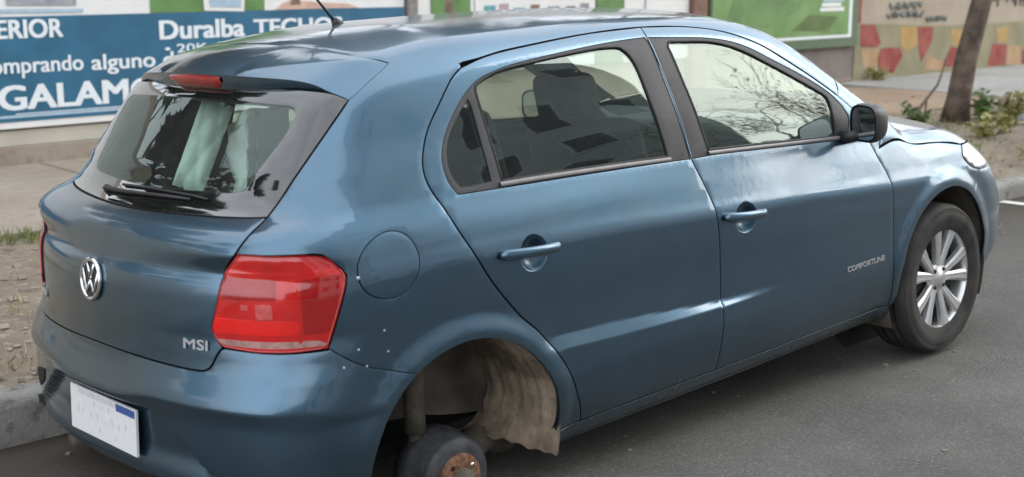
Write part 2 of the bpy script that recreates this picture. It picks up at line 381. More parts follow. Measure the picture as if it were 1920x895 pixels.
# ------------------------------------------------------------------ setting materials
def ground_mat(name, c1, c2, c3, s1, s2, rough=.95, bump=.5, bs=120, dirt=None, grit=0):
    m, n, l, b = new_mat(name); t = n.new('ShaderNodeTexCoord')
    def nz(sc, det=8, ro=.6):
        q = n.new('ShaderNodeTexNoise'); q.inputs['Scale'].default_value = sc; q.inputs['Detail'].default_value = det; q.inputs['Roughness'].default_value = ro
        l.new(t.outputs['Object'], q.inputs['Vector']); return q
    a = nz(s1); r = n.new('ShaderNodeValToRGB'); r.color_ramp.elements[0].position = .35; r.color_ramp.elements[1].position = .65
    r.color_ramp.elements[0].color = tuple(c1)+(1,); r.color_ramp.elements[1].color = tuple(c2)+(1,); l.new(a.outputs['Fac'], r.inputs['Fac'])
    a2 = nz(s2, 4, .7); r2 = n.new('ShaderNodeValToRGB'); r2.color_ramp.elements[0].position = .52; r2.color_ramp.elements[1].position = .68
    l.new(a2.outputs['Fac'], r2.inputs['Fac']); mx_ = n.new('ShaderNodeMixRGB'); l.new(r2.outputs['Color'], mx_.inputs['Fac']); l.new(r.outputs['Color'], mx_.inputs['Color1']); mx_.inputs['Color2'].default_value = tuple(c3)+(1,)
    out = mx_.outputs['Color']
    if grit:                                            # worn lanes and old oil
        st = nz(.55, 6, .65); rs = n.new('ShaderNodeValToRGB'); rs.color_ramp.elements[0].position = .36; rs.color_ramp.elements[0].color = (.66, .65, .63, 1); rs.color_ramp.elements[1].position = .62; rs.color_ramp.elements[1].color = (1.10, 1.09, 1.06, 1)
        l.new(st.outputs['Fac'], rs.inputs['Fac']); ms = n.new('ShaderNodeMixRGB'); ms.blend_type = 'MULTIPLY'; ms.inputs['Fac'].default_value = 1; l.new(out, ms.inputs['Color1']); l.new(rs.outputs['Color'], ms.inputs['Color2']); out = ms.outputs['Color']
    if grit:                                            # single aggregate stones, pale and dark
        vo = n.new('ShaderNodeTexVoronoi'); vo.inputs['Scale'].default_value = grit; l.new(t.outputs['Object'], vo.inputs['Vector'])
        sc_ = n.new('ShaderNodeSeparateColor'); l.new(vo.outputs['Color'], sc_.inputs['Color'])
        rg = n.new('ShaderNodeValToRGB'); rg.color_ramp.elements[0].color = (.80, .80, .80, 1); rg.color_ramp.elements[1].color = (1.15, 1.14, 1.12, 1); e2 = rg.color_ramp.elements.new(.90); e2.color = (1.05, 1.05, 1.03, 1); rg.color_ramp.elements[-1].color = (1.5, 1.47, 1.4, 1)
        l.new(sc_.outputs[0], rg.inputs['Fac']); mg = n.new('ShaderNodeMixRGB'); mg.blend_type = 'MULTIPLY'; mg.inputs['Fac'].default_value = 1; l.new(out, mg.inputs['Color1']); l.new(rg.outputs['Color'], mg.inputs['Color2']); out = mg.outputs['Color']
    if dirt:                                            # soil washed along the kerb: (y0, y1, colour)
        sx = n.new('ShaderNodeSeparateXYZ'); l.new(t.outputs['Object'], sx.inputs['Vector'])
        ad = n.new('ShaderNodeMath'); ad.operation = 'MULTIPLY_ADD'; ad.inputs[1].default_value = .5; l.new(nz(2.2).outputs['Fac'], ad.inputs[0]); l.new(sx.outputs['Y'], ad.inputs[2])
        mr = n.new('ShaderNodeMapRange'); mr.inputs['From Min'].default_value = dirt[0]+.25; mr.inputs['From Max'].default_value = dirt[1]+.25; mr.inputs['To Max'].default_value = .9; l.new(ad.outputs[0], mr.inputs['Value'])
        m3 = n.new('ShaderNodeMixRGB'); l.new(mr.outputs['Result'], m3.inputs['Fac']); l.new(out, m3.inputs['Color1']); m3.inputs['Color2'].default_value = tuple(dirt[2])+(1,); out = m3.outputs['Color']
    l.new(out, b.inputs['Base Color']); b.inputs['Roughness'].default_value = rough; b.inputs['Specular IOR Level'].default_value = .3
    bp = n.new('ShaderNodeBump'); bp.inputs['Strength'].default_value = bump; bp.inputs['Distance'].default_value = .012
    l.new(nz(bs, 5, .7).outputs['Fac'], bp.inputs['Height']); l.new(bp.outputs['Normal'], b.inputs['Normal'])
    return m
M['asphalt'] = ground_mat('asphalt', (.114,.112,.107), (.163,.160,.152), (.22,.215,.205), 1.3, 90, .85, .6, 160, dirt=(-.15, .70, (.050,.037,.026)), grit=190)
M['kerbst'] = ground_mat('kerb_concrete', (.20,.195,.18), (.30,.29,.265), (.12,.115,.10), 4, 14, .9, .6, 60)
M['soil'] = ground_mat('dry_soil', (.150,.122,.092), (.235,.196,.150), (.32,.28,.22), 2.2, 22, 1., .9, 40)
M['soil2'] = ground_mat('pink_soil', (.25,.175,.125), (.33,.245,.18), (.37,.29,.22), 1.4, 18, 1., .7, 40)
M['concrete'] = ground_mat('pavement_concrete', (.27,.228,.186), (.345,.30,.25), (.23,.20,.165), 1.1, 9, .95, .35, 60)
M['concrete2'] = ground_mat('grey_concrete', (.27,.265,.255), (.35,.345,.335), (.23,.225,.21), 1.3, 9, .95, .35, 60)
M['line'] = mat('road_paint', (.62, .62, .60), .7, var=.12, vscale=30)
M['board_blue'] = mat('board_blue', (.024, .128, .225), .5, var=.14, vscale=3)
M['white'] = mat('print_white', (.76, .77, .77), .5, var=.03, vscale=8)
M['letter'] = mat('letter_white', (.74, .80, .84), .5, var=.03)
M['pale'] = mat('print_pale_blue', (.38, .52, .64), .5, var=.08)
M['pgreen'] = mat('print_green', (.115, .235, .075), .5, var=.18, vscale=4)
M['pflesh'] = mat('print_flesh', (.62, .42, .34), .5, var=.15, vscale=8)
M['pgrey'] = mat('print_grey', (.30, .32, .36), .5, var=.2, vscale=9)
M['pteal'] = mat('print_teal', (.10, .34, .38), .5, var=.2, vscale=9)
M['pbrown'] = mat('print_brown', (.20, .13, .10), .5, var=.3, vscale=12)
M['pviolet'] = mat('print_mauve', (.38, .30, .33), .5, var=.2, vscale=12)
M['bgreen'] = mat('board_green', (.105, .235, .060), .5, col2=(.19, .33, .115), vscale=2.2)
M['fgreen'] = mat('frame_green', (.085, .135, .075), .55, var=.1)
M['steel'] = mat('post_grey', (.22, .22, .21), .6, var=.15)
M['brownpost'] = mat('post_brown', (.20, .115, .085), .7, var=.2, vscale=12)
M['render'] = mat('wall_render', (.42, .355, .28), .95, col2=(.52, .45, .36), vscale=2.0, bump=.3, bscale=60)
M['greybase'] = mat('base_render', (.21, .185, .175), .95, var=.12, vscale=3, bump=.3)
M['plinth'] = mat('plinth_render', (.50, .47, .41), .95, var=.08, vscale=3, bump=.25)
M['beige'] = mat('mural_ground', (.36, .30, .23), .95, col2=(.42, .36, .285), vscale=2.5, bump=.2, bscale=60)
M['khaki'] = mat('mural_khaki', (.235, .215, .130), .95, col2=(.30, .275, .175), vscale=3, bump=.2, bscale=60)
M['mred'] = mat('mural_red', (.25, .050, .042), .95, col2=(.33, .10, .08), vscale=5, bump=.2, bscale=60)
M['myel'] = mat('mural_ochre', (.40, .25, .085), .95, col2=(.45, .31, .14), vscale=5, bump=.2, bscale=60)
M['morg'] = mat('mural_sand', (.40, .25, .135), .95, col2=(.44, .31, .19), vscale=5, bump=.2, bscale=60)
M['spray'] = mat('spray_paint', (.16, .18, .165), .9, var=.2)
M['bark'] = mat('bark', (.060, .043, .034), .95, col2=(.155, .112, .088), vscale=9, bump=1., bscale=26, detail=9)
M['twig'] = mat('twig', (.10, .075, .055), .95, var=.25)
M['leaf'] = mat('leaf_green', (.065, .120, .025), .6, col2=(.12, .18, .045), vscale=7)
M['leafy'] = mat('leaf_yellow', (.20, .21, .055), .6, col2=(.30, .28, .095), vscale=9)
M['leafd'] = mat('leaf_dark', (.030, .055, .018), .6, col2=(.06, .095, .03), vscale=3)
M['grass'] = mat('grass_blade', (.10, .16, .030), .7, col2=(.20, .22, .07), vscale=6)
M['straw'] = mat('dry_grass', (.33, .27, .15), .8, var=.2, vscale=9)
M['stone'] = mat('stone', (.22, .18, .145), .95, col2=(.33, .28, .23), vscale=7, bump=.6, bscale=30)
M['house1'] = mat('house_render', (.20, .19, .17), .9, var=.12, vscale=1.2)
M['pale_block'] = mat('pale_block', (.62, .63, .64), .9, var=.08, vscale=.6)
M['house2'] = mat('house_brick', (.16, .085, .06), .9, var=.15, vscale=2)
M['roof'] = mat('roof_tile', (.10, .055, .045), .9, var=.2, vscale=5)
M['wglass'] = mat('window_glass', (.03, .035, .04), .1, spec=.8, var=.2)
M['woodd'] = mat('door_wood', (.07, .045, .03), .6, var=.2)

# ------------------------------------------------------------------ ground, road, kerb, verge, pavement
def sheet(name, xs, ys, zf, m, kind='structure'):
    P = [[(x, y, zf(x, y)) for y in ys] for x in xs]; mb = MB(); mb.grid(P); o = mb.build(name, m, None, fix=False)
    for p in o.data.polygons:
        if p.normal.z < 0: o.data.flip_normals(); break
    return tag(o, kind=kind)
def road_z(x, y):
    c = -2.6; k = min(1, max(0, (x-3.2)/2)); z = .0445-(.030-.016*k)*max(0, y-c)-.030*max(0, c-y)*.9
    return z+.004*math.sin(x*1.7+y*.6)*math.sin(y*1.1)
KY = .83
mbg = sheet('ground', [-400, 400], [-400, 400], lambda x, y: -.30, 'soil')
sheet('road', np.r_[-60, np.arange(-12, 20, .5), np.arange(20, 90, 5)], np.r_[np.arange(-8.0, KY, .25), KY+.02], road_z, 'asphalt')
o = sheet('road_marking', [5.84, 5.93], np.linspace(-3.5, .815, 9), lambda x, y: road_z(x, y)+.006, 'line')
# kerb
mb = MB(); P = []
for x in np.r_[-40, np.arange(-6, 16, .25), 60]:
    w = .006*math.sin(x*3.1)+.004*math.sin(x*7.7)
    P.append([(x, KY+w, -.15), (x, KY+.004+w, .070+w*.6), (x, KY+.022+w, .094+w*.5), (x, KY+.15, .098+w*.4), (x, KY+.165, .06)])
mb.grid(P); tag(mb.build('kerb', 'kerbst'), kind='structure')
def soil_z(x, y): return .088+.022*math.sin(x*2.1+y)*math.sin(y*2.7-x*.4)+.012*math.sin(x*5.3)*math.sin(y*6.1)+(.05*math.exp(-((x-8.4)**2+(y-1.9)**2)/1.6))
sheet('verge', np.arange(-14, 11.6, .16), np.r_[np.linspace(KY+.14, 3.72, 22)], lambda x, y: soil_z(x, y)*min(1, max(.82, (y-KY-.1)*3)), 'soil')
sheet('bare_earth', np.arange(6.0, 11.7, .25), np.linspace(3.6, 6.0, 12), lambda x, y: .102+.012*math.sin(x*2.3)*math.sin(y*2.9), 'soil2')
mb = MB()
def slabs(x0, x1, y0, y1, z, dx, name, m):
    mb = MB(); x = x0
    mb.box((x0, y0, z-.10), (x1, y1, z-.008)); base = tag(mb.build(name, m), kind='structure')
    while x < x1-.1:
        e = min(x1, x+dx); mb = MB(); mb.box((x+.006, y0+.004, z-.05), (e-.006, y1-.004, z+.003*math.sin(x*5)), bev=.004); mb.build('slab', m, base); x = e
    return base
slabs(-16, 6.1, 3.52, 6.0, .115, 2.2, 'pavement', 'concrete')
slabs(11.42, 40, KY+.16, 5.99, .118, 2.6, 'driveway', 'concrete2')
for i in range(3):
    pass

# ------------------------------------------------------------------ walls, boards and posters along the pavement
FY = 6.0
w = empty('boundary_wall', (1.9, FY, .1)); tag(w, 'long beige rendered wall behind the blue advertising board', 'wall')
def child_mesh(mb, name, m, parent):
    o = mb.build(name, m, None); o.parent = parent; o.matrix_parent_inverse = Matrix.Translation(parent.location).inverted(); return o
mb = MB(); mb.box((-14, FY+.02, .0), (11.86, FY+.25, 2.9)); child_mesh(mb, 'wall', 'render', w)
mb = MB(); mb.box((-14, FY-.03, .245), (4.95, FY+.019, .36), bev=.008); child_mesh(mb, 'ledge', 'plinth', w)
mb = MB(); mb.box((-14, FY-.045, .05), (4.95, FY+.018, .2445), bev=.006); child_mesh(mb, 'footing', 'concrete', w)
def board(name, label, cat_, x0, x1, z0, z1, m, d=.06):
    e = empty(name, ((x0+x1)/2, FY, z0)); tag(e, label, cat_)
    mb = MB(); mb.box((x0, FY-d, z0), (x1, FY+.012, z1), bev=.004); child_mesh(mb, 'panel', m, e); return e
def flat(e, name, m, x0, x1, z0, z1, d=.063, th=.003):
    mb = MB(); mb.box((x0, FY-d-th, z0), (x1, FY-d, z1)); return child_mesh(mb, name, m, e)
def shape(e, name, m, pts, d=.0635, th=.003):
    mb = MB(); mb.prism([(a, FY-d, b) for a, b in pts], (0, -th, 0)); return child_mesh(mb, name, m, e)
bb = board('advertising_board', 'wide blue advertising board with white lettering behind the car', 'billboard', -2.2, 4.93, .375, 2.7, 'white')
flat(bb, 'blue_field', 'board_blue', -2.19, 4.92, .425, 1.160)
flat(bb, 'green_picture', 'pgreen', 2.53, 3.52, 1.163, 2.6)
shape(bb, 'paint_bucket', 'white', [(2.98, 1.17), (3.33, 1.155), (3.36, 1.6), (2.95, 1.6)], .067)
shape(bb, 'bucket_label', 'pale', [(3.03, 1.20), (3.30, 1.19), (3.31, 1.36), (3.02, 1.36)], .071)
shape(bb, 'window_picture', 'pgrey', [(1.45, 1.24), (1.95, 1.23), (1.97, 1.7), (1.40, 1.7)], .064)
shape(bb, 'window_picture', 'pale', [(1.32, 1.19), (2.0, 1.18), (2.0, 1.205), (1.32, 1.215)], .064)
shape(bb, 'person_picture', 'pflesh', [(3.62, 1.165), (4.45, 1.165), (4.32, 1.20), (4.02, 1.215), (3.80, 1.24), (3.70, 1.22)], .064)
shape(bb, 'person_picture', 'pbrown', [(3.76, 1.20), (3.86, 1.20), (3.85, 1.27), (3.79, 1.27)], .068)
def words(txt, h, x0, x1, z, bold, m='letter', d=.0665):
    o = text_obj('lettering', txt, h, x0-.03, x1-.03, (0, FY-d, z), (1, 0, 0), (0, 0, 1), (0, -1, 0), m, None, bold, .003)
    o.parent = bb; o.matrix_parent_inverse = Matrix.Translation(bb.location).inverted()
B_ = .032
words('INTERIOR', .128, 1.10, 1.868, 1.012, B_); 
words('Duralba', .140, 2.62, 3.36, .965, B_); words('TECHOS', .130, 3.44, 4.30, .962, B_)
words('• 20K. BLANCO', .066, 2.66, 3.75, .858, .012)
words('comprando', .112, 1.255, 2.005, .768, .02); words('alguno', .112, 2.065, 2.575, .762, .02); words('de', .112, 2.64, 2.83, .760, .02)
words('REGALAMOS', .170, 1.04, 2.74, .512, B_)
flat(bb, 'small_print', 'pale', 1.0, 2.6, .452, .470, .0665, .002)
flat(bb, 'small_print', 'letter', 1.45, 3.6, .4755, .4815, .0665, .002)
po = empty('steel_post', (5.0, FY, .1)); tag(po, 'grey steel post standing at the right end of the blue board', 'post'); mb = MB(); mb.box((4.95, FY-.09, .1), (5.06, FY-.005, 2.8), bev=.008); child_mesh(mb, 'post', 'steel', po)
p1 = board('poster', 'narrow white poster edged with green beside the grey post', 'poster', 5.075, 5.72, .55, 2.5, 'white')
flat(p1, 'green_stripe', 'pgreen', 5.22, 5.38, .56, 2.49); flat(p1, 'dark_stripe', 'pbrown', 5.38, 5.47, .56, 2.49); flat(p1, 'green_stripe', 'pgreen', 5.47, 5.68, .56, 2.49)
p2 = board('poster', 'white product poster with rows of small coloured pictures above the car roof', 'poster', 5.74, 7.30, .55, 2.5, 'white')
cols_ = ['pteal', 'pgrey', 'pbrown', 'pviolet', 'pteal', 'pgrey', 'pviolet', 'pbrown', 'pale']
for r_ in range(5):
    x = 5.85; k = r_
    while x < 7.2:
        w_ = .10+.10*random.random(); flat(p2, 'product_picture', cols_[k % 9], x, min(7.22, x+w_), .95+r_*.30+.03*random.random(), 1.12+r_*.30+.05*random.random()); x += w_+.05+.06*random.random(); k += 1+random.randint(0, 2)
p3 = board('poster', 'green poster strip left of the large white panel', 'poster', 7.32, 7.70, .55, 2.5, 'pgreen')
p4 = board('poster', 'large plain white panel next to the brown post', 'poster', 7.72, 8.72, .55, 2.5, 'white'); flat(p4, 'panel_joint', 'pgrey', 8.02, 8.035, .56, 2.49)
po2 = empty('brown_post', (8.85, FY, .1)); tag(po2, 'brown post left of the green billboard', 'post'); mb = MB(); mb.box((8.74, FY-.11, .1), (8.90, FY+.01, 2.8), bev=.01); mb.box((8.91, FY-.085, .1), (9.0, FY+.01, 2.8), bev=.01); child_mesh(mb, 'post', 'brownpost', po2)
gb = board('billboard', 'green billboard with a thin white border line above the bonnet', 'billboard', 9.03, 11.83, .555, 2.8, 'fgreen', .09)
flat(gb, 'green_picture', 'bgreen', 9.06, 11.62, .70, 2.7, .0925); 
for a in ((9.08, 11.68, .668, .700), (11.62, 11.68, .7005, 2.7)): flat(gb, 'border_line', 'letter', *a, .0925)
for k in range(3):
    flat(gb, 'white_caption', 'pale' if k == 2 else 'white', 11.02+.03*k, 11.50-.06*(k % 2), .985+.055*k, 1.028+.055*k, .0965)
shape(gb, 'leaf_picture', M['pgreen'], [(9.3, .9), (10.0, .82), (10.6, 1.0), (10.9, 1.5), (10.1, 1.3), (9.6, 1.5)], .0965)
shape(gb, 'leaf_picture', M['leaf'], [(10.5, .78), (11.2, .75), (11.4, .92), (10.8, .95)], .0965)
gw = empty('low_wall', (10.5, FY, .1)); tag(gw, 'low grey rendered base wall under the green billboard', 'wall'); mb = MB(); mb.box((9.02, FY-.03, .0), (11.83, FY+.019, .55)); child_mesh(mb, 'wall', 'greybase', gw)
mb = MB(); mb.box((9.02, FY-.05, .0), (11.83, FY-.031, .16), bev=.01); child_mesh(mb, 'footing', 'pbrown', gw)
mw = empty('mural_wall', (14, FY, .1)); tag(mw, 'beige wall with a painted band of red and ochre shapes', 'wall')
mb = MB(); mb.box((11.87, FY-.02, .0), (30, FY+.25, 2.9)); child_mesh(mb, 'wall', 'beige', mw)
def paint_(name, m, pts, d=.020, th=.003):
    mb = MB(); mb.prism([(a, FY-d, b) for a, b in pts], (0, -th, 0)); return child_mesh(mb, name, m, mw)
paint_('painted_band', 'khaki', [(11.875, .02), (29.9, .02), (29.9, .72), (13.9, .735), (11.875, .82)], .021)
paint_('painted_edge', 'mred', [(11.875, .825), (11.985, .823), (11.99, 2.8), (11.875, 2.8)], .021)
for m, pts in (('mred', [(11.977,.8),(12.289,.791),(12.45,.565),(12.356,.513),(12.002,.534)]), ('myel', [(12.857,.752),(13.256,.741),(13.303,.51),(13.037,.429),(12.903,.514)]), ('mred', [(12.457,.498),(12.885,.492),(12.958,.387),(12.774,.168),(12.424,.22),(12.39,.367)]), ('mred', [(13.277,.74),(13.667,.728),(13.626,.521),(13.416,.274),(13.33,.463)]), ('morg', [(12.004,.505),(12.398,.489),(12.382,.245),(12.085,.26)]), ('morg', [(13.599,.382),(13.74,.305),(13.968,.259),(13.936,.154),(13.47,.178)]), ('myel', [(14.096,.68),(14.418,.67),(14.378,.444),(14.167,.477)]), ('mred', [(14.125,.454),(14.358,.421),(14.25,.186),(13.932,.19)]), ('myel', [(15.281,.656),(15.654,.67),(15.659,.469),(15.36,.456)]), ('mred', [(15.238,.448),(15.641,.42),(15.608,.132),(15.134,.143)]), ('morg', [(15.669,.406),(16.031,.392),(16.047,.124),(15.658,.137)]), ('mred', [(16.1,.33),(16.5,.32),(16.55,.121),(16.099,.121)]), ('myel', [(16.7,.68),(17.2,.66),(17.1,.36),(16.75,.40)]), ('mred', [(17.3,.52),(17.9,.55),(17.8,.2),(17.35,.16)]), ('morg', [(18.2,.66),(18.7,.62),(18.6,.3),(18.1,.34)])):
    paint_('painted_shape', m, pts, .0245)
def scrawl(x0, x1, z0, z1, n, seed):
    r2 = random.Random(seed); mb = MB()
    for k in range(n):
        x = x0+(x1-x0)*k/n; pts = [(x+(x1-x0)/n*(t/7)*1.3, FY-.026, z0+(z1-z0)*(.5+.5*math.sin(t*1.9+r2.random()*2))) for t in range(8)]
        mb.tube(pts, .013, 5)
    return child_mesh(mb, 'graffiti', 'spray', mw)
scrawl(12.55, 13.35, .86, .95, 5, 1); scrawl(12.60, 13.30, .97, 1.06, 4, 2); scrawl(13.46, 13.95, .80, .87, 4, 3); scrawl(14.7, 16.2, .95, 1.3, 6, 5)

# ------------------------------------------------------------------ trees and weeds
def leaf_cloud(mb, c, r, n, s, rr, flat_=1.):
    for _ in range(n):
        d = Vector((rr.gauss(0, 1), rr.gauss(0, 1), rr.gauss(0, 1)*flat_)); d = d.normalized()*r*rr.random()**.45
        p_ = Vector(c)+d; a = Vector((rr.gauss(0, 1), rr.gauss(0, 1), rr.gauss(0, .6))).normalized(); b = a.cross(Vector((rr.gauss(0, 1), rr.gauss(0, 1), rr.gauss(0, 1)))).normalized()
        k = s*(.6+.8*rr.random()); q = [p_-a*k, p_+b*k*.45, p_+a*k, p_-b*k*.45]; mb._add(q, [(0, 1, 2, 3)])
def make_tree(name, label, base, trunk, r0, seed, leaves=0, lm='leaf', depth=4, spread=.55, group=None, leafsize=.06, ln=1.25):
    """trunk: points relative to base; limbs fork from its end and sides; returns the tree thing"""
    rr = random.Random(seed); e = empty(name, base); tag(e, label, 'tree', group)
    t = MB(); n = len(trunk); rad = [r0*(1-.38*i/(n-1)) for i in range(n)]; rad[0] *= 1.22; t.tube(trunk, rad, 14)
    to = t.build('trunk', 'bark', e)
    br = MB(); lf = MB(); tips = []
    def grow(p_, d, L, r, k):
        pts = [p_]; q = p_; dd = d.copy()
        for i in range(4):
            dd = (dd+Vector((rr.gauss(0, .16), rr.gauss(0, .16), rr.gauss(.04, .10)))).normalized(); q = q+dd*L/4; pts.append(q)
        br.tube(pts, [r*(1-.13*i) for i in range(5)], 6 if k > 1 else 4, cap=False)
        if k <= 1: tips.append((pts[-1], pts[2]))
        if k > 0:
            for j in range(2 if k > 2 else 3):
                i = rr.choice([2, 3, 4, 4]); v = Vector((rr.gauss(0, spread), rr.gauss(0, spread), rr.gauss(.12, .30)))
                grow(pts[i], (dd+v).normalized(), L*(.66+.14*rr.random()), max(.004, r*.58), k-1)
    top = Vector(trunk[-1]); d0 = (Vector(trunk[-1])-Vector(trunk[-2])).normalized()
    for j in range(4):
        a = 2*math.pi*(j+rr.random()*.6)/4; v = Vector((math.cos(a)*.75, math.sin(a)*.75, .55)); grow(top-d0*.05*j, (d0*.7+v).normalized(), ln*(.9+.3*rr.random()), r0*.42, depth)
    bo = br.build('branches', 'bark', e, fix=False)
    if leaves:
        for (a, b) in tips: leaf_cloud(lf, a.lerp(b, rr.random()*.5), .34, leaves, leafsize, rr)
        tag(lf.build('crown', lm, e, fix=False), kind='stuff')
    return e
make_tree('leaning_tree', 'dark leaning tree trunk rising from the verge beyond the bonnet', (9.0, 2.95, .06), [(0,0,0), (.05,0,.25), (.13,.0,.6), (.37,.01,1.15), (.60,.03,1.8), (.78,.06,2.5)], .118, 3, leaves=7, lm='leaf', depth=3)
br = empty('fallen_branch', (8.05, 2.95, .12)); tag(br, 'thin bare twig leaning against the tree trunk', 'branch')
mb = MB(); mb.tube([(0,0,0), (.33,.0,.14), (.62,0,.34), (.80,.02,.60)], [.018, .015, .012, .006], 6); mb.tube([(.45,0,.22), (.50,.04,.06), (.53,.05,-.06)], [.009,.007,.004], 5); mb.build('stem', 'twig', br)
def weed(loc, h, w_, n, m, label, seed, cat_='weed', group=None):
    rr = random.Random(seed); e = empty('weed', loc); tag(e, label, cat_, group)
    st = MB(); lf = MB()
    for k in range(max(5, n//14)):
        a = rr.random()*6.28; d = Vector((math.cos(a)*w_*rr.random(), math.sin(a)*w_*rr.random(), h*(.5+.5*rr.random())))
        st.tube([(0, 0, -.03), d*.5+Vector((0, 0, h*.08)), d], [.006, .004, .002], 4, cap=False)
        for j in range(14):
            p_ = d*(.25+.75*rr.random()); leaf_cloud(lf, p_, .05, 1, .035, rr)
    st.build('stem', 'twig', e, fix=False); tag(lf.build('leaves', m, e, fix=False), kind='stuff'); return e
weed((8.35, 2.95, .10), .20, .20, 170, 'leaf', 'bright green weed growing left of the leaning trunk', 1)
weed((9.02, 2.70, .10), .34, .16, 130, 'leaf', 'young shoots sprouting on the near side of the trunk base', 2)
weed((8.95, 2.45, .10), .14, .50, 260, 'leafy', 'yellowish weed patch right in front of the trunk', 3)
weed((9.45, 2.62, .10), .30, .26, 150, 'leafy', 'tall pale weed right of the leaning trunk', 4)
weed((8.05, 2.05, .12), .15, .36, 170, 'leafy', 'low yellowish weed beside the kerb beyond the headlight', 5)
weed((12.2, 5.86, .12), .18, .20, 110, 'leafy', 'small weed at the foot of the painted wall', 6)
def stone(loc, s, label, seed, m='stone'):
    rr = random.Random(seed); bm = bmesh.new(); bmesh.ops.create_icosphere(bm, subdivisions=2, radius=1)
    for v in bm.verts: v.co = Vector((v.co.x*s[0], v.co.y*s[1], v.co.z*s[2]))*(1+.25*math.sin(v.co.x*3+seed)*math.sin(v.co.y*4+seed*2)+rr.gauss(0, .05))
    me = bpy.data.meshes.new('stone'); bm.to_mesh(me); bm.free(); o = link('stone', me, None, [m]); o.location = loc; o.rotation_euler = (0, 0, rr.random()*6); tag(o, label, 'stone'); return o
stone((8.85, 2.18, .16), (.13, .10, .10), 'pale broken stone beside the yellowish weeds', 1, 'kerbst'); stone((9.75, 2.35, .16), (.34, .26, .16), 'large brown clod of earth right of the tree', 2); stone((9.15, 1.75, .15), (.24, .2, .12), 'flat brown lump of earth above the kerb', 3); stone((10.3, 2.9, .16), (.3, .25, .14), 'brown earth heap by the edge of the driveway', 4)
# grass tufts and litter on the verge (nobody could count them)
mb = MB(); rr = random.Random(11)
def tuft(mb, x, y, z, n, h, sp):
    for _ in range(n):
        a = rr.random()*6.28; r = rr.random()*sp; b = Vector((x+math.cos(a)*r, y+math.sin(a)*r, z)); hh = h*(.4+.8*rr.random()); l_ = Vector((rr.gauss(0, .4), rr.gauss(0, .4), 1)).normalized()*hh; s_ = Vector((math.cos(a+1.5), math.sin(a+1.5), 0))*.004
        mb._add([b-s_, b+s_, b+l_*.6+s_*.6, b+l_+Vector((l_.x, l_.y, 0))*.4, b+l_*.6-s_*.6], [(0, 1, 2, 3, 4)])
for _ in range(120): tuft(mb, rr.uniform(-1.2, 2.6), 3.45+rr.gauss(0, .06), .09, 12, .07, .09)
for _ in range(60): tuft(mb, rr.uniform(6.2, 9.6), rr.uniform(1.3, 3.4), .10, 12, .10, .12)
tag(mb.build('grass', 'grass', None, fix=False), kind='stuff')
mb = MB()
for _ in range(260): tuft(mb, rr.uniform(-1.6, 1.4), rr.uniform(1.05, 2.3), .085, 5, .05, .10)
for _ in range(160): tuft(mb, rr.uniform(6.2, 10.5), rr.uniform(1.2, 3.6), .095, 7, .07, .12)
tag(mb.build('dry_grass', 'straw', None, fix=False), kind='stuff')
mb = MB()
for _ in range(900):
    x, y = (rr.uniform(-1.6, .8), rr.uniform(1.0, 3.3)) if rr.random() < .6 else (rr.uniform(6.3, 11), rr.uniform(1.0, 4.5))
    s_ = .006+.014*rr.random()**2; z = soil_z(x, y)+s_*.3 if y < 3.7 else .105
    a = rr.random()*3; mb.box((-s_,-s_*.7,-s_*.5), (s_,s_*.7,s_*.5), rot=Matrix.Rotation(a, 3, 'Z') @ Matrix.Rotation(rr.random(), 3, 'X'), at=(x, y, z))
for _ in range(260):
    x, y = rr.uniform(-1.4, 6.5), rr.uniform(-2.4, .80); s_ = .003+.006*rr.random()**2; mb.box((-s_,-s_,-s_*.5), (s_,s_*.7,s_*.5), rot=Matrix.Rotation(rr.random()*3, 3, 'Z'), at=(x, y, road_z(x, y)+s_*.3))
tag(mb.build('gravel', 'stone', None), kind='stuff')

# ------------------------------------------------------------------ the other side of the street (seen mirrored in paint and glass)
sheet('far_pavement', [-60, 90], [-11.0, -8.02], lambda x, y: .09, 'concrete2')
mb = MB(); mb.box((-60, -8.02, -.2), (90, -7.86, .10), bev=.01); tag(mb.build('far_kerb', 'kerbst'), kind='structure')
def house(name, label, x0, x1, h, m, seed, y=-11.0):
    rr = random.Random(seed); e = empty(name, ((x0+x1)/2, y-4, 0)); tag(e, label, 'house')
    def cm(mb, nm, mm, par=e):
        o = mb.build(nm, mm); o.parent = par; o.matrix_parent_inverse = Matrix.Translation(e.location).inverted() if par is e else Matrix.Identity(4); 
        if par is not e: o.matrix_parent_inverse = par.matrix_world.inverted() if False else Matrix.Identity(4)
        return o
    mb = MB(); mb.box((x0, y-8, -.2), (x1, y, h)); cm(mb, 'wall', m)
    mb = MB(); mb.prism([(x0-.2, y+.35, h), (x0-.2, y-4, h+1.3), (x0-.2, y-8.3, h)], (x1-x0+.4, 0, 0)); cm(mb, 'roof', 'roof')
    n = int((x1-x0)/2.4)
    for k in range(n):
        for fl_ in range(int(h//2.8)):
            xc = x0+(k+.5)*(x1-x0)/n; z0 = .95+2.8*fl_
            if fl_ == 0 and k == n//2:
                mb = MB(); mb.box((xc-.5, y-.02, .05), (xc+.5, y+.03, 2.15), bev=.01); cm(mb, 'door', 'woodd'); continue
            mb = MB(); mb.box((xc-.62, y-.02, z0), (xc+.62, y+.04, z0+1.35), bev=.01); cm(mb, 'window', 'white')
            mb = MB(); mb.box((xc-.54, y+.02, z0+.08), (xc+.54, y+.045, z0+1.27)); cm(mb, 'pane', 'wglass')
    return e
house('apartment_block', 'tall pale apartment block across the street mirrored in the rear door and quarter', -4.2, 15.9, 16.5, 'pale_block', 1)
house('house', 'low grey house beyond the apartment block mirrored low in the front window', 16.4, 23, 3.9, 'house1', 3)
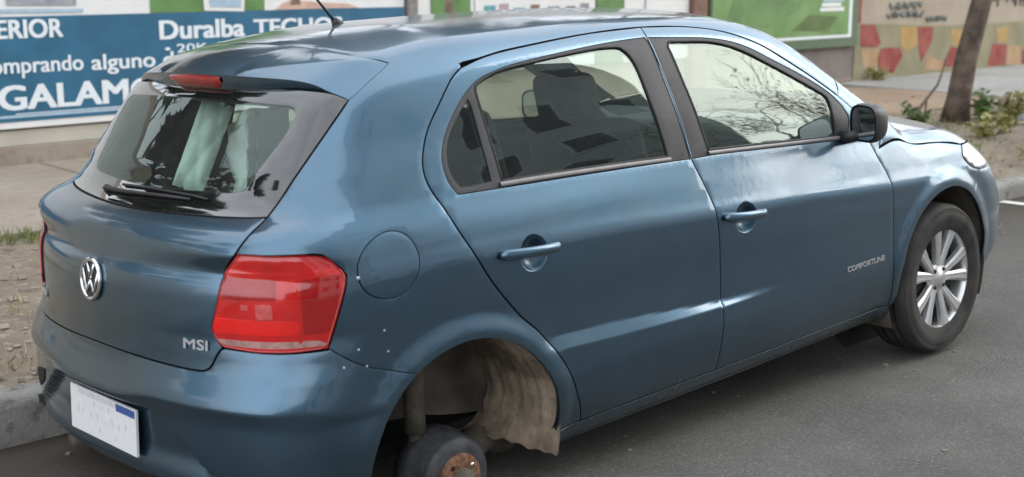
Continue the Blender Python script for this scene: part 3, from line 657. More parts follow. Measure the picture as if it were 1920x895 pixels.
house('house', 'low brick house far along the opposite pavement', 23.4, 36, 4.2, 'house2', 4)
house('house', 'low brick house left of the apartment block', -19, -4.8, 2.8, 'house2', 6)
lab = ['bare tree at the far end of the apartment block', 'bare street tree mirrored in the front side window', 'bare tree before the low grey house across the street', 'bare street tree before the joint of the two low houses', 'bare tree left of the apartment block', 'bare tree before the low brick house']
for i, x in enumerate((13.6, 16.6, 18.6, 21.0, -12.5, 24.5)):
    make_tree('street_tree', lab[i], (x, -8.7+.2*math.sin(i*3), .05), [(0,0,0), (.05,.03,1.2), (.12,.0,2.3), (.1*math.sin(i*2),.1,3.1)], .11, 20+i, leaves=9 if i in (1, 2, 3) else 0, depth=4, group='bare street trees across the road', ln=2.3, leafsize=.05)
for i, (x, y) in enumerate(((-4.2, 8.3), (-.4, 8.7), (3.4, 8.4), (7.4, 8.8), (11.6, 8.5), (-8.6, 8.4), (-14, 8.6), (-2.3, 7.9), (1.6, 8.0))):
    make_tree('evergreen_tree', ['dense tree behind the wall at the left end', 'dense tree behind the blue board', 'dense tree behind the wall mirrored in the roof', 'dense tree behind the white posters', 'dense tree behind the green billboard', 'dense tree behind the wall beyond the left edge', 'dense tree behind the far left stretch of the wall', 'dense tree behind the wall mirrored in the rear window', 'dense tree behind the board above its white lettering'][i], (x, y, .05), [(0,0,0), (.05,.03,.9), (.08,.0,1.6), (.1,.1,2.2)], .16, 40+i, leaves=70, lm='leafd', depth=3, group=None, ln=2.1, leafsize=.2)
# ------------------------------------------------------------------ body panels cut out of the body skin
def cat(pts, n=6, closed=False):
    """Catmull-Rom through the points"""
    P = np.asarray(pts, float)
    if len(P) < 3: return np.stack([P[0]+(P[1]-P[0])*t for t in np.linspace(0, 1, n+1)])
    Q = np.vstack([2*P[0]-P[1], P, 2*P[-1]-P[-2]])
    out = []
    for i in range(1, len(Q)-2):
        p0, p1, p2, p3 = Q[i-1:i+3]
        # centripetal
        t1 = max(np.linalg.norm(p1-p0), 1e-6)**.5; t2 = t1+max(np.linalg.norm(p2-p1), 1e-6)**.5; t3 = t2+max(np.linalg.norm(p3-p2), 1e-6)**.5
        for t in np.linspace(t1, t2, n, endpoint=False):
            a1 = (t1-t)/t1*p0+t/t1*p1; a2 = (t2-t)/(t2-t1)*p1+(t-t1)/(t2-t1)*p2; a3 = (t3-t)/(t3-t2)*p2+(t-t2)/(t3-t2)*p3
            b1 = (t2-t)/t2*a1+t/t2*a2; b2 = (t3-t)/(t3-t1)*a2+(t-t1)/(t3-t1)*a3
            out.append((t2-t)/(t2-t1)*b1+(t-t1)/(t2-t1)*b2)
    out.append(P[-1])
    return np.array(out)
def outline(segs, step=.014):
    """segs: list of (points, gap[, straight]); each segment is one smooth curve; closed loop. Returns pts, gap per edge"""
    P = []; G = []
    for sg in segs:
        c = np.asarray(sg[0], float) if len(sg) > 2 and sg[2] else cat(sg[0], 10)
        d = np.r_[0, np.cumsum(np.linalg.norm(np.diff(c, axis=0), axis=1))]
        n = max(1, int(round(d[-1]/step))); t = np.linspace(0, d[-1], n+1)
        r = np.stack([np.interp(t, d, c[:, k]) for k in (0, 1)], 1)
        if P and np.linalg.norm(P[-1]-r[0]) > 1e-4: P.append(r[0]); G.append(G[-1])
        if not P: P.append(r[0])
        for q in r[1:]: P.append(q); G.append(sg[1])
    P = np.array(P)
    if np.linalg.norm(P[0]-P[-1]) < 1e-4: P = P[:-1]
    else: G.append(G[-1])
    G = np.array(G[:len(P)])
    ar = np.sum(P[:, 0]*np.roll(P[:, 1], -1)-np.roll(P[:, 0], -1)*P[:, 1])
    if ar < 0: P = P[::-1].copy(); G = np.roll(G[::-1], -1).copy()
    return P, G
def offset_poly(P, D):
    """move each edge outward by D (per edge; CCW polygon)"""
    e = np.roll(P, -1, 0)-P; L = np.linalg.norm(e, axis=1, keepdims=True)+1e-9; n = np.stack([e[:, 1], -e[:, 0]], 1)/L
    n0 = np.roll(n, 1, 0); d0 = np.roll(D, 1)
    b = n+n0; k = 1/np.maximum(np.sum(b*n, 1), .35)
    m = (D+d0)/2
    return P+b*(m*k)[:, None]
def inside(P, q):
    x, y = q[:, 0], q[:, 1]; r = np.zeros(len(q), bool); A = P; B = np.roll(P, -1, 0)
    for (x0, y0), (x1, y1) in zip(A, B):
        if y0 == y1: continue
        c = ((y0 > y) != (y1 > y)) & (x < (x1-x0)*(y-y0)/(y1-y0)+x0); r ^= c
    return r
def bdist(P, q):
    A = P; B = np.roll(P, -1, 0); d = np.full(len(q), 9.)
    for a, b in zip(A, B):
        e = b-a; t = np.clip(((q-a)@e)/max(e@e, 1e-12), 0, 1); d = np.minimum(d, np.linalg.norm(q-(a+t[:, None]*e), axis=1))
    return d
def lev_of(lev, q): return lev(q) if callable(lev) else np.full(len(q), float(lev))
def surf(dom, q, lev):
    return dom(q, lev_of(lev, q))
def surf_n(dom, q, lev, h=.0025):
    a = np.array([h, 0]); b = np.array([0, h])
    du = surf(dom, q+a, lev)-surf(dom, q-a, lev); dv = surf(dom, q+b, lev)-surf(dom, q-b, lev)
    n = np.cross(du, dv); n /= np.linalg.norm(n, axis=1, keepdims=True)+1e-12
    return n
def patch(name, segs, mats, parent, dom=None, holes=(), lev=0., step=(.028, .012), lip=.014, flange=.010, lines=(), bead=.10, mirror=None, bstep=.014, rings=(), rows=None):
    """a panel of the body skin: outline in the (s,z) or (x,y) chart of the skin, edges turned in, flange under the neighbours."""
    dom = dom or wrap
    P0, G0 = outline(segs, bstep); P = offset_poly(P0, -G0)
    H = []
    for h in holes:
        hp, hg = outline(h, bstep); H.append((offset_poly(hp, hg), hg))
    loops = [P]+[h[0] for h in H]; gaps = [G0]+[h[1] for h in H]
    lo, hi = P.min(0), P.max(0)
    gx = np.arange(lo[0]+step[0]*.5, hi[0], step[0]); gy = np.arange(lo[1]+step[1]*.5, hi[1], step[1])
    if rows is not None: gy = np.arange(lo[1]-.06, hi[1]+.06, step[1])
    g = np.stack(np.meshgrid(gx, gy, indexing='ij'), -1).reshape(-1, 2)
    if rows is not None: g[:, 1] += rows(g[:, 0])       # rows of the mesh follow the crease
    ok = inside(P, g) & (bdist(P, g) > min(step)*.55)
    for h in loops[1:]: ok &= ~inside(h, g) & (bdist(h, g) > min(step)*.55)
    for (rc, ra, rb) in rings: ok &= (((g[:, 0]-rc[0])/ra)**2+((g[:, 1]-rc[1])/rb)**2) > 1.2**2
    g = g[ok]
    for (rc, ra, rb) in rings:                           # concentric vertices round a pressed recess
        g = np.vstack([g, [rc]]+[np.array([(rc[0]+ra*k*math.cos(t), rc[1]+rb*k*math.sin(t)) for t in np.arange(56)/56*2*math.pi+k]) for k in (1.15, 1.07, 1.015, .985, .95, .9, .83, .74, .62, .48, .32, .16)])
    V = list(map(tuple, np.vstack(loops+[g]))) if len(g) else list(map(tuple, np.vstack(loops)))
    E = []; o = 0
    for lp in loops:
        E += [(o+i, o+(i+1) % len(lp)) for i in range(len(lp))]; o += len(lp)
    nb = o
    for ln in lines:                                     # crease lines kept as mesh edges
        c = cat(ln, 10); k = len(V); V += list(map(tuple, c)); E += [(k+i, k+i+1) for i in range(len(c)-1)]
    r = delaunay_2d_cdt([Vector(v) for v in V], E, [], 0, 1e-6)
    v2 = np.array([tuple(v) for v in r[0]]); tri = [f for f in r[2] if len(f) == 3]
    T = np.array(tri); cen = v2[T].mean(1)
    keep = inside(P, cen)
    for h in loops[1:]: keep &= ~inside(h, cen)
    T = T[keep]
    a = v2[T]; ar = (a[:, 1, 0]-a[:, 0, 0])*(a[:, 2, 1]-a[:, 0, 1])-(a[:, 1, 1]-a[:, 0, 1])*(a[:, 2, 0]-a[:, 0, 0])
    T = T[np.abs(ar) > 1e-9]; ar = ar[np.abs(ar) > 1e-9]
    T[ar < 0] = T[ar < 0][:, ::-1]
    S = surf(dom, v2, lev); N = surf_n(dom, v2, lev)
    flip = 1.
    ng = grad(S[:1])[0]
    if N[0]@ng < 0: N = -N; T = T[:, ::-1]; flip = -1.
    # boundary loops in v2 numbering
    orig = r[3]; inv = {}
    for i, lst in enumerate(orig):
        for k in lst: inv[k] = i
    Vs = [S]; Ns = [N]; Fs = list(map(tuple, T)); MI = [0]*len(Fs); base = len(S); o = 0
    for li, lp in enumerate(loops):
        m = len(lp); ids = [inv.get(o+i, None) for i in range(m)]; o += m
        gp = gaps[li]
        if any(i is None for i in ids): continue
        c = S[ids]; n = N[ids]
        sgn = 1 if li == 0 else -1
        q2 = offset_poly(lp, np.where(gp > .0008, 1, 0)*flange*sgn if li == 0 else -np.where(gp > .0008, 1, 0)*flange*1.0)
        # tangent-outward direction
        tq = surf(dom, offset_poly(lp, np.full(m, .004*sgn)), lev)-c
        tq -= np.sum(tq*n, 1, keepdims=True)*n; tq /= np.linalg.norm(tq, axis=1, keepdims=True)+1e-9
        gm = np.maximum(gp, np.roll(gp, 1))
        for i, k in enumerate(ids):
            if gm[i] > 0:
                w = N[k]+tq[i]*bead; N[k] = w/np.linalg.norm(w)
        l1 = c-n*lip; l0 = c-n*.0015+tq*.0003
        l2 = surf(dom, q2, lev)-n*(lip+.001)
        Vs += [l0, l1, l2]; Ns += [tq, tq, n]
        for i in range(m):
            if gp[i] <= 0: continue
            j = (i+1) % m; A, B, C2, D, E2 = base+i, base+j, base+m+i, base+m+j, base+2*m
            f = [(ids[i], A, B, ids[j]), (A, C2, D, B), (C2, E2+i, E2+j, D)]
            if flip*sgn*1. < 0: f = [q[::-1] for q in f]
            Fs += f; MI += [0, 1 if gp[i] > .0008 else 0, 1]
        base += 3*m
    Vs = np.vstack(Vs); Ns = np.vstack(Ns)
    used = np.zeros(len(Vs), bool)
    for f in Fs: used[list(f)] = True
    rm = np.cumsum(used)-1; Fs = [tuple(rm[i] for i in f) for f in Fs]; Vs = Vs[used]; Ns = Ns[used]
    me = mesh_np(name, Vs, Fs, True, Ns, MI)
    ob = link(name, me, parent, mats)
    if mirror is not None:
        W2 = Vs*np.array([1, -1, 1]); N2 = Ns*np.array([1, -1, 1])
        me2 = mesh_np(name, W2, [f[::-1] for f in Fs], True, N2, MI)
        o2 = link(name, me2, mirror, mats)
        return ob, o2
    return ob
def mir(segs):
    """mirror a wrap outline about the rear centre line is done by completing half outlines"""
    return segs
SC = -math.pi/2*RK                                       # chart position of the rear centre line
SF = (XB-XA)+math.pi/2*RK
def sym(pts, c): return [(2*c-a, b) for a, b in pts][::-1]
def xy2w(pts): return [tuple(q) for q in unwrap(topd(np.array(pts, float)))]
def arc(c, r, a0, a1, n=20):
    return [(c[0]+r*math.cos(a0+(a1-a0)*i/n), c[1]+r*math.sin(a0+(a1-a0)*i/n)) for i in range(n+1)]
def ell(c, a, b, n=40): return [(c[0]+a*math.cos(2*math.pi*i/n), c[1]+b*math.sin(2*math.pi*i/n)) for i in range(n+1)]
# ------------------------------------------------------------------ the parked car
car = empty('parked_car')
CR_ = Matrix(((0.99918131, -0.01294222, -0.0383302, 0), (0.01425423, 0.99931486, 0.03415585, 0), (0.03786188, -0.03467426, 0.99868122, -0.12079793), (0, 0, 0, 1)))
car.matrix_world = CR_
tag(car, 'dark blue five-door hatchback with its right rear wheel gone, leaning on the bare drum', 'car')
PB = ['paint', 'gap']; g3 = .0027; g2 = .0018

def xz2w(pts):
    a = np.array(pts, float); y = -W(a[:, 0], a[:, 1]); return [tuple(q) for q in unwrap(np.stack([a[:, 0], y, a[:, 1]], 1))]
G_B = [(.642,1.384),(.634,1.345),(.637,1.241),(.643,1.10),(.648,.971),(.672,.901),(.695,.831),(.708,.758),(.716,.673),(.719,.575),(.717,.47),(.717,.372),(.721,.266)]
G_R = [(-.184,1.326),(-.225,1.305),(-.258,1.278),(-.300,1.235),(-.327,1.205),(-.352,1.170),(-.370,1.128),(-.378,1.090),(-.375,1.056),(-.362,1.02),(-.339,.978),(-.310,.915),(-.281,.858),(-.230,.761),(-.151,.652),(-.085,.585),(-.036,.522),(.008,.450),(.048,.370),(.075,.310),(.087,.267)]
G_T = [(-.184,1.326),(-.094,1.344),(.02,1.357),(.149,1.367),(.389,1.381),(.642,1.384)]
G_F = [(.642,1.384),(.844,1.372),(1.01,1.346),(1.164,1.294),(1.279,1.231),(1.404,1.157),(1.525,1.076),(1.595,1.015),(1.640,.945),(1.658,.896)]
G_E = [(1.658,.896),(1.675,.861),(1.690,.830),(1.715,.787),(1.731,.740),(1.740,.647),(1.744,.523),(1.747,.316),(1.752,.263)]
SILL_F = [(.721,.266),(1.752,.263)]; SILL_R = [(.087,.267),(.721,.266)]
creases = [[(.0,CB(.35)+.0),(.2,CB(.55)),(.4,CB(.75)),(.64,CB(.99))], [(.0,CT(.35)),(.2,CT(.55)),(.4,CT(.75)),(.64,CT(.99))]]
creases2 = [[(.78,CB(1.13)),(.9,CB(1.25)),(1.1,CB(1.45))], [(.78,CT(1.13)),(.9,CT(1.25)),(1.1,CT(1.45))]]
def bowl(c, a, b, d):
    def f(q):
        r2 = ((q[:, 0]-c[0])/a)**2+((q[:, 1]-c[1])/b)**2
        return -d*np.clip(1-r2, 0, 1)**.7
    return f
# front doors
TF = [([(.640,1.352),(.719,1.346),(.943,1.326),(1.076,1.296),(1.224,1.229),(1.384,1.151),(1.480,1.092),(1.530,1.045)], .0012), ([(1.530,1.045),(1.548,1.0),(1.530,.955),(1.495,.927)], .0012), ([(1.495,.927),(1.2,.945),(.95,.960),(.75,.971),(.653,.973)], .0012), ([(.653,.973),(.6485,1.10),(.6425,1.241),(.6395,1.335),(.640,1.352)], .0012)]
GF = [([(.741,.989),(.722,1.17),(.711,1.318)], .001), ([(.711,1.318),(.716,1.330),(.730,1.3315)], .001), ([(.730,1.3315),(.934,1.315),(1.051,1.284),(1.198,1.217),(1.356,1.138),(1.440,1.094)], .001), ([(1.440,1.094),(1.460,1.075),(1.459,1.02),(1.450,.944)], .001), ([(1.450,.944),(1.1,.968),(.741,.989)], .001)]
FH = (.852,.757)
doorF = patch('door', [(G_B, g3, ), (SILL_F, g2), (G_E[::-1], g3), (G_F[::-1], g3)], PB, car, holes=[TF], lev=bowl(FH, .056, .048, .022), rows=lambda s: CB(s+.35)-.49, step=(.028, .008), rings=[(FH, .056, .048)], mirror=car)
# rear doors
TR = [([(-.293,1.004),(-.312,1.035),(-.322,1.085),(-.312,1.13),(-.284,1.176),(-.240,1.222),(-.193,1.258),(-.150,1.281),(-.098,1.297),(.022,1.317),(.233,1.336),(.470,1.350),(.625,1.353)], .0012), ([(.625,1.353),(.632,1.335),(.631,1.241),(.637,1.10),(.642,.973)], .0012), ([(.642,.973),(.561,.977),(.191,.990),(-.161,1.0),(-.275,1.003),(-.293,1.004)], .0012)]
GR = [([(-.139,1.016),(-.146,1.14),(-.151,1.255)], .001), ([(-.151,1.255),(-.146,1.272),(-.118,1.284),(-.059,1.301),(.142,1.321),(.404,1.336),(.474,1.334)], .001), ([(.474,1.334),(.498,1.329),(.516,1.311),(.531,1.283),(.541,1.14),(.548,.993)], .001), ([(.548,.993),(.191,1.007),(-.139,1.016)], .001)]
GQ = [([(-.278,1.018),(-.296,1.045),(-.305,1.085),(-.297,1.128),(-.268,1.174),(-.208,1.228),(-.189,1.241)], .001), ([(-.189,1.241),(-.184,1.232),(-.180,1.14),(-.176,1.022)], .001), ([(-.176,1.022),(-.22,1.018),(-.278,1.018)], .001)]
RH = (-.090,.814)
doorR = patch('door', [(G_R[::-1], g3), (G_T, g3), (G_B, g3), (SILL_R[::-1], g2)], PB, car, holes=[TR], lev=bowl(RH, .047, .050, .022), rows=lambda s: CB(s+.35)-.49, step=(.028, .008), rings=[(RH, .047, .050)], mirror=car)
# window trims, panes and sill strips of the doors
def on_side(o):  # the two mirrored copies come back as a pair
    return o
tF = [patch('window_trim', TF_, ['pillar', 'gap'], None, holes=[GF], lev=-.002, mirror=None, step=(.04, .03), lip=.012, flange=.006) for TF_ in [TF]][0]
def mirror_obj(o, parent, name=None):
    me = o.data.copy(); n = len(me.vertices); co = np.empty(n*3); me.vertices.foreach_get('co', co); co = co.reshape(-1, 3)
    nn = np.empty(n*3); me.vertex_normals.foreach_get('vector', nn)
    co[:, 1] *= -1
    F_ = [tuple(p.vertices)[::-1] for p in me.polygons]; mi = [p.material_index for p in me.polygons]
    sm = any(p.use_smooth for p in me.polygons)
    m2 = mesh_np(name or o.name.split('.')[0], co, F_, sm, None, mi)
    q = bpy.data.objects.new(name or o.name.split('.')[0], m2); COL.objects.link(q)
    for mm in o.data.materials: m2.materials.append(mm)
    q.parent = parent
    for k in ('kind', 'label'):
        if k in o: q[k] = o[k]
    return q
tF.parent = doorF[0]; mirror_obj(tF, doorF[1])
tR = patch('window_trim', TR, ['pillar', 'gap'], doorR[0], holes=[GR, GQ], lev=-.002, step=(.04, .03), lip=.012, flange=.006); mirror_obj(tR, doorR[1])
for GG, D in ((GF, doorF), (GR, doorR), (GQ, doorR)):
    gob = patch('window', [(a, -.004) for a, *_ in GG], ['glass', 'glass'], D[0], lev=-.006, step=(.04, .03), lip=.003, flange=.0)
    mirror_obj(gob, D[1])
def strip(pts, w, lev, name, m, parent, n=40, prof=None):
    """a raised moulding along a line on the skin"""
    c = cat(pts, max(2, n//len(pts))); up = np.array([0, 1.])
    prof = prof or [(-.5, -.006), (-.5, .5), (-.25, 1), (.25, 1), (.5, .5), (.5, -.006)]
    rows = []
    for (a, b) in prof:
        q = c+up*(a*w); rows.append(wrap(q, np.full(len(q), lev*b if b > 0 else b)))
    mb = MB(); mb.grid([[tuple(v) for v in r] for r in rows]); return mb.build(name, m, parent)
for pts, D in (([(1.49,.935),(1.2,.953),(.95,.968),(.735,.980)], doorF), ([(.552,.985),(.3,.996),(0,1.006),(-.150,1.009)], doorR)):
    o = strip(pts, .013, .004, 'window_strip', 'strip', D[0]); mirror_obj(o, D[1])
# black gasket round each main pane
def gasket(GG, D):
    P, _ = outline(GG, .02); P = np.vstack([P, P[:1]])
    a = wrap(P, np.full(len(P), -.0035)); mb = MB(); mb.tube([tuple(v) for v in a], .0045, 6, cap=False); o = mb.build('window_seal', 'seal', D[0]); mirror_obj(o, D[1])
gasket(GF, doorF); gasket(GR, doorR)
# division bar
P = wrap(np.array([(-.163,1.012),(-.165,1.14),(-.169,1.256)]), np.array([.002]*3))
# handles
def handle(c0, c1, D, low):
    a = wrap(np.array([c0, c1]), np.array([.0, .0])); A, B = Vector(a[0]), Vector(a[1]); n = Vector(grad(a[:1])[0]); u = (B-A).normalized(); v = n.cross(u)
    pts = []; rad = []
    for t in np.linspace(0, 1, 15):
        q = A.lerp(B, t)+n*(.006+.020*math.sin(math.pi*min(1, max(0, t*1.06-.02)))**.5); pts.append(q); rad.append(.0108+.0022*(1-t) if 0 < t < 1 else .007)
    mb = MB(); mb.tube(pts, rad, 10); o = mb.build('handle', 'paint', D[0])
    for vv in o.data.vertices:      # flatten front to back
        d = vv.co-A; k = d.dot(n); w = d.dot(v); t = d.dot(u)/(B-A).length
        base = .006+.020*math.sin(math.pi*min(1, max(0, t*1.06-.02)))**.5
        vv.co = A+u*d.dot(u)+n*(base+(k-base)*.75)+v*(w*1.25)
    mirror_obj(o, D[1])
handle((-.206,.829), (.0,.818), doorR, 0); handle((.734,.774), (.950,.759), doorF, 0)
# key lock on the front right handle
# roof with rails and windscreen pillars
RG = [(-.095,0),(-.092,-.15),(-.085,-.30),(-.070,-.44),(-.050,-.50),(-.012,-.544)]
RS = [tuple(q) for q in cat([(-.012,-.544),(.10,-.570),(.203,-.590)], 12)]
def top_of(wp): return [tuple(q[:2]) for q in wrap(np.array(wp, float))]
RT = top_of(G_T)+top_of(G_F)[1:7]
RT[0] = (.203,-.590)
LEG = [RT[-1], (1.93,-.645)]
WS = [(1.93,-.645),(1.75,-.607),(1.60,-.572),(1.475,-.532)]
WT = [(1.475,-.532),(1.49,-.46),(1.53,-.25),(1.55,0)]
half = [(RG, g2), (RS, 0, True), (RT, g3), (LEG, 0, True), (WS, g2), (WT, g2)]
def flipy(s): return [([(a, -b) for a, b in q[0]][::-1],)+tuple(q[1:]) for q in s][::-1]
roof = patch('roof', half+flipy(half), PB, car, dom=topd, step=(.035, .03))
# windscreen
WB = [(1.93,-.645),(2.05,-.665),(2.165,-.675)]; WC = [(2.165,-.675),(2.20,-.50),(2.235,-.25),(2.245,0)]
hw_ = [(WT[::-1], .002), (WS[::-1], .002), (WB, .002), (WC, .002)]
ws = patch('windscreen', hw_+flipy(hw_), ['glass', 'frit'], car, dom=topd, lev=-.003, step=(.05, .05), lip=.004, flange=0)
# quarter panels
TG = [(-.750,.932),(-.733,.967),(-.716,1.004),(-.680,1.072),(-.640,1.141),(-.595,1.212),(-.552,1.275)]
SPS = [(-.552,1.275),(-.500,1.315),(-.440,1.354)]
LO = [(-.596,.688),(-.573,.778),(-.5605,.832),(-.5580,.852),(-.5580,.866),(-.563,.877),(-.584,.912),(-.592,.923),(-.603,.929),(-.658,.932),(-.710,.9325),(-.750,.932)]
AR = xz2w([(-.005+.33*math.cos(a), .292+.33*math.sin(a)) for a in np.linspace(math.radians(-4), math.radians(122), 30)])
AB = xz2w([(-.005+.33*math.cos(a), .292+.33*math.sin(a)) for a in np.linspace(math.radians(122), math.radians(183), 16)])
BS = [AR[-1], (-.530,.621), (-.596,.688)]
FU = (-.4775,.867)
fuel = [(ell(FU, .0615, .083)+[(FU[0]+.0615, FU[1])], .0014, True)]
quarter = patch('quarter_panel', [(xy2w(RS), 0, True), (G_R, g3), ([G_R[-1], (.03,.267), AR[0]], g2, True), (AR, .0006), (BS, .0012), (LO, g2, True), (TG, g3), (SPS, .0012)], PB, car, holes=[fuel], lines=[[(-.44,FU[1]),(-.40,FU[1]-.003)]], step=(.02, .012))
ql = patch('quarter_panel', [(xy2w(RS), 0, True), (G_R, g3), ([G_R[-1], (.03,.267), AR[0]], g2, True), (AR, .0006), (BS, .0012), (LO, g2, True), (TG, g3), (SPS, .0012)], PB, None, step=(.03, .016))
mirror_obj(ql, car); bpy.data.objects.remove(ql)
flap = patch('fuel_flap', fuel, PB, quarter, step=(.015, .012), lip=.006, flange=.006, bead=.08)
mb = MB(); q = wrap(np.array([(-.5385,.853)]))[0]; n = grad(q[None])[0]
mb.tube([q-n*.004, q+n*.003, q+n*.005], [.005, .005, .003], 10); mb.build('flap_catch', 'silver', flap)
mb = MB()
for s_, z_ in ((-.498,.706),(-.546,.672),(-.494,.649),(-.572,.635),(-.534,.625)):      # bright chips in the paint
    q = wrap(np.array([(s_, z_)]))[0]; n = grad(q[None])[0]; mb.tube([q-n*.001, q+n*.0004, q+n*.0008], [.0036, .0034, .0022], 7)
tag(mb.build('paint_chip', 'chip', quarter), kind='stuff')
# rocker panels
sill = patch('sill', [([(-.012,.263),(.087,.2635),(.721,.2625),(1.752,.2595),(1.768,.257)], g2), ([(1.768,.257),(1.790,.215)], 0), ([(1.790,.212),(.9,.205),(.002,.208)], 0), ([(.002,.208),(-.012,.263)], 0)], PB, car, step=(.04, .008), mirror=car, lip=.012)
# rear bumper
LBt = [(-.596,.684),(-.640,.683),(-.700,.6835),(-.786,.689)]
TGB = [(-.794,.685),(-.801,.673),(-.809,.655),(-.818,.636),(-.832,.6275),(-.859,.6255),(-.947,.627),(-1.065,.631),(SC,.634)]
BB = [(SC,.306),(-1.05,.307),(-.92,.309),(-.80,.296),(-.68,.276),(-.60,.262),AB[-1]]
hb = [([(SC,.634)]+TGB[::-1][1:], g3), ([TGB[0], LBt[-1]], g2, True), (LBt[::-1], g2), (BS[::-1], .0012), (AB, .0006), (BB[::-1], 0)]
def symw(h, c): return h+[([(2*c-a, b) for a, b in q[0]][::-1],)+tuple(q[1:]) for q in h][::-1]
bc = [(-.45,.514),(-.573,.521),(-.664,.538),(-.80,.540),(-.938,.536),(-1.03,.524),(SC,.517)]
hbl = [([(SC-(SC-a), b) for a, b in q[0]],)+tuple(q[1:]) for q in hb]
bumper = patch('rear_bumper', symw(hb, SC), PB, car, step=(.02, .007))
tag(bumper)
# black exhaust-side slot at the far end of the bumper
slot_ = [([(-1.475,.47),(-1.535,.455),(-1.60,.43),(-1.60,.395),(-1.555,.385),(-1.50,.42),(-1.475,.47)], .001, True)]
patch('bumper_slot', slot_, ['gap', 'gap'], bumper, lev=.003, step=(.012, .008), lip=.004, flange=0)
# number plate
pn = wrap(np.array([(SC-.015,.48),(SC-.015,.352)]), np.array([.007, .007])); top, bot = Vector(pn[0]), Vector(pn[1])
top.x -= .0; bot.x -= .0
upv = (top-bot).normalized(); rgt = Vector((0, -1, 0)); nv = rgt.cross(upv); nv = nv if nv.x < 0 else -nv
cen = (top+bot)/2; cen.y = -.012
def plate_box(mb, u0, u1, v0, v1, d0, d1):
    mb.prism([cen+rgt*a+upv*b+nv*d0 for a, b in ((u0, v0), (u1, v0), (u1, v1), (u0, v1))], nv*(d1-d0))
mb = MB(); plate_box(mb, -.2, .2, -.065, .065, -.003, .004); pl_ = mb.build('number_plate', 'plate', bumper)
mb = MB(); plate_box(mb, .085, .194, .040, .061, .004, .0048); mb.build('plate_band', 'plateblue', pl_)
mb = MB(); plate_box(mb, -.15, .085, .046, .060, .004, .0046); mb.build('plate_band', M['plategrey'], pl_)
mb = MB()
for a, b in ((-.15,-.0),(-.12,.0),(-.07,-.005),(-.03,.0),(.02,-.01),(.06,0),(.10,-.005),(.14,.005),(.0,.03),(.04,.032),(-.05,.03),(.08,-.04),(-.02,-.04)):
    w = .006+.004*random.random(); plate_box(mb, a-w*.5, a+w*.5, b-w, b+w, .004, .0046)
tag(mb.build('plate_mark', M['plategrey'], pl_), kind='stuff')
# tailgate
TL = [(-.750,.932),(-.765,.908),(-.780,.885),(-.791,.830),(-.805,.765),(-.811,.742),(-.808,.726),(-.798,.703),(-.789,.691)]
GBt = [(-.716,1.004),(-.780,1.000),(-.938,.996),(-1.06,.994),(SC,.993)]
ht = [(GBt[::-1], .0018), (TG[:3][::-1], g3), ([TG[0]]+TL[1:], g3), ([TL[-1], TGB[0]], g3, True), (TGB, g3)]
cre = [(-.787,.868),(-.951,.866),(SC,.864)]; cre2 = [(-.787,.884),(-.951,.883),(SC,.881)]
tail = patch('tailgate', symw(ht, SC), PB, car, step=(.022, .006))
# rear window with its printed border
WTp = [(-.552,1.275),(-.60,1.292),(-.75,1.303),(-.95,1.309),(SC,1.311)]
hg = [(GBt[::-1], .0018), (TG[2:], g3), (WTp, .001)]
def ingl(c0): return c0
IN = [([(SC,1.042),(-1.0,1.045),(-.84,1.05)], .001), ([(-.84,1.05),(-.80,1.06),(-.765,1.115),(-.705,1.205),(-.690,1.245)], .001), ([(-.690,1.245),(-.70,1.258),(-.76,1.264),(-.95,1.270),(SC,1.272)], .001)]
frit = patch('window_border', symw(hg, SC), ['frit', 'gap'], tail, holes=[symw(IN, SC)], lev=.001, step=(.03, .02), lip=.005, flange=.004)
rwin = patch('rear_window', symw([(a, -.004) for a, *_ in IN], SC), ['rglass', 'rglass'], tail, lev=.0, step=(.03, .02), lip=.002, flange=0)
# maker's emblem: ring with a V over a W
ec = wrap(np.array([(SC,.812)]))[0]; en = grad(ec[None])[0]; eu = np.array([0, -1., 0]); ev = np.cross(en, eu); ev = ev if ev[2] > 0 else -ev
def E3(a, b, d=.004): return tuple(ec+eu*a+ev*b+en*d)
mb = MB(); R_ = .055
mb.tube([E3(R_*math.cos(t), R_*math.sin(t)) for t in np.linspace(0, 2*math.pi, 41)], .0062, 8, cap=False)
mb.tube([E3(-.021,.043), E3(-.001,.004), E3(.001,.004), E3(.021,.043)], .0048, 6)
mb.tube([E3(-.046,.024), E3(-.0225,-.036), E3(-.001,-.004), E3(.001,-.004), E3(.0225,-.036), E3(.046,.024)], .0048, 6)
em = mb.build('emblem', 'chrome', tail)
mb = MB(); mb.prism([E3(.053*math.cos(t), .053*math.sin(t), .0005) for t in np.linspace(0, 2*math.pi, 32, endpoint=False)], tuple(en*.0015)); mb.build('emblem_back', M['plastic'], em)
def skin_text(name, txt, c, h, w, m, parent, bold, flip=1):
    P0 = wrap(np.array([c]))[0]; n = grad(P0[None])[0]; P1 = wrap(np.array([(c[0]+.02*flip, c[1])]))[0]; u = P1-P0; u -= n*(u@n); u /= np.linalg.norm(u); v = np.cross(n, u)
    if v[2] < 0: v = -v
    return text_obj(name, txt, h, -w/2, w/2, P0-v*h/2+n*.0015, u, v, n, m, parent, bold, .002)
skin_text('lettering', 'MSI', (-.850,.692), .026, .085, 'silver', tail, .02)
skin_text('lettering', 'Gol', (-1.525,.700), .034, .10, 'silver', tail, .02)
t_ = skin_text('lettering', 'COMFORTLINE', (1.556,.468), .019, .245, 'silver', doorF[0], .03)
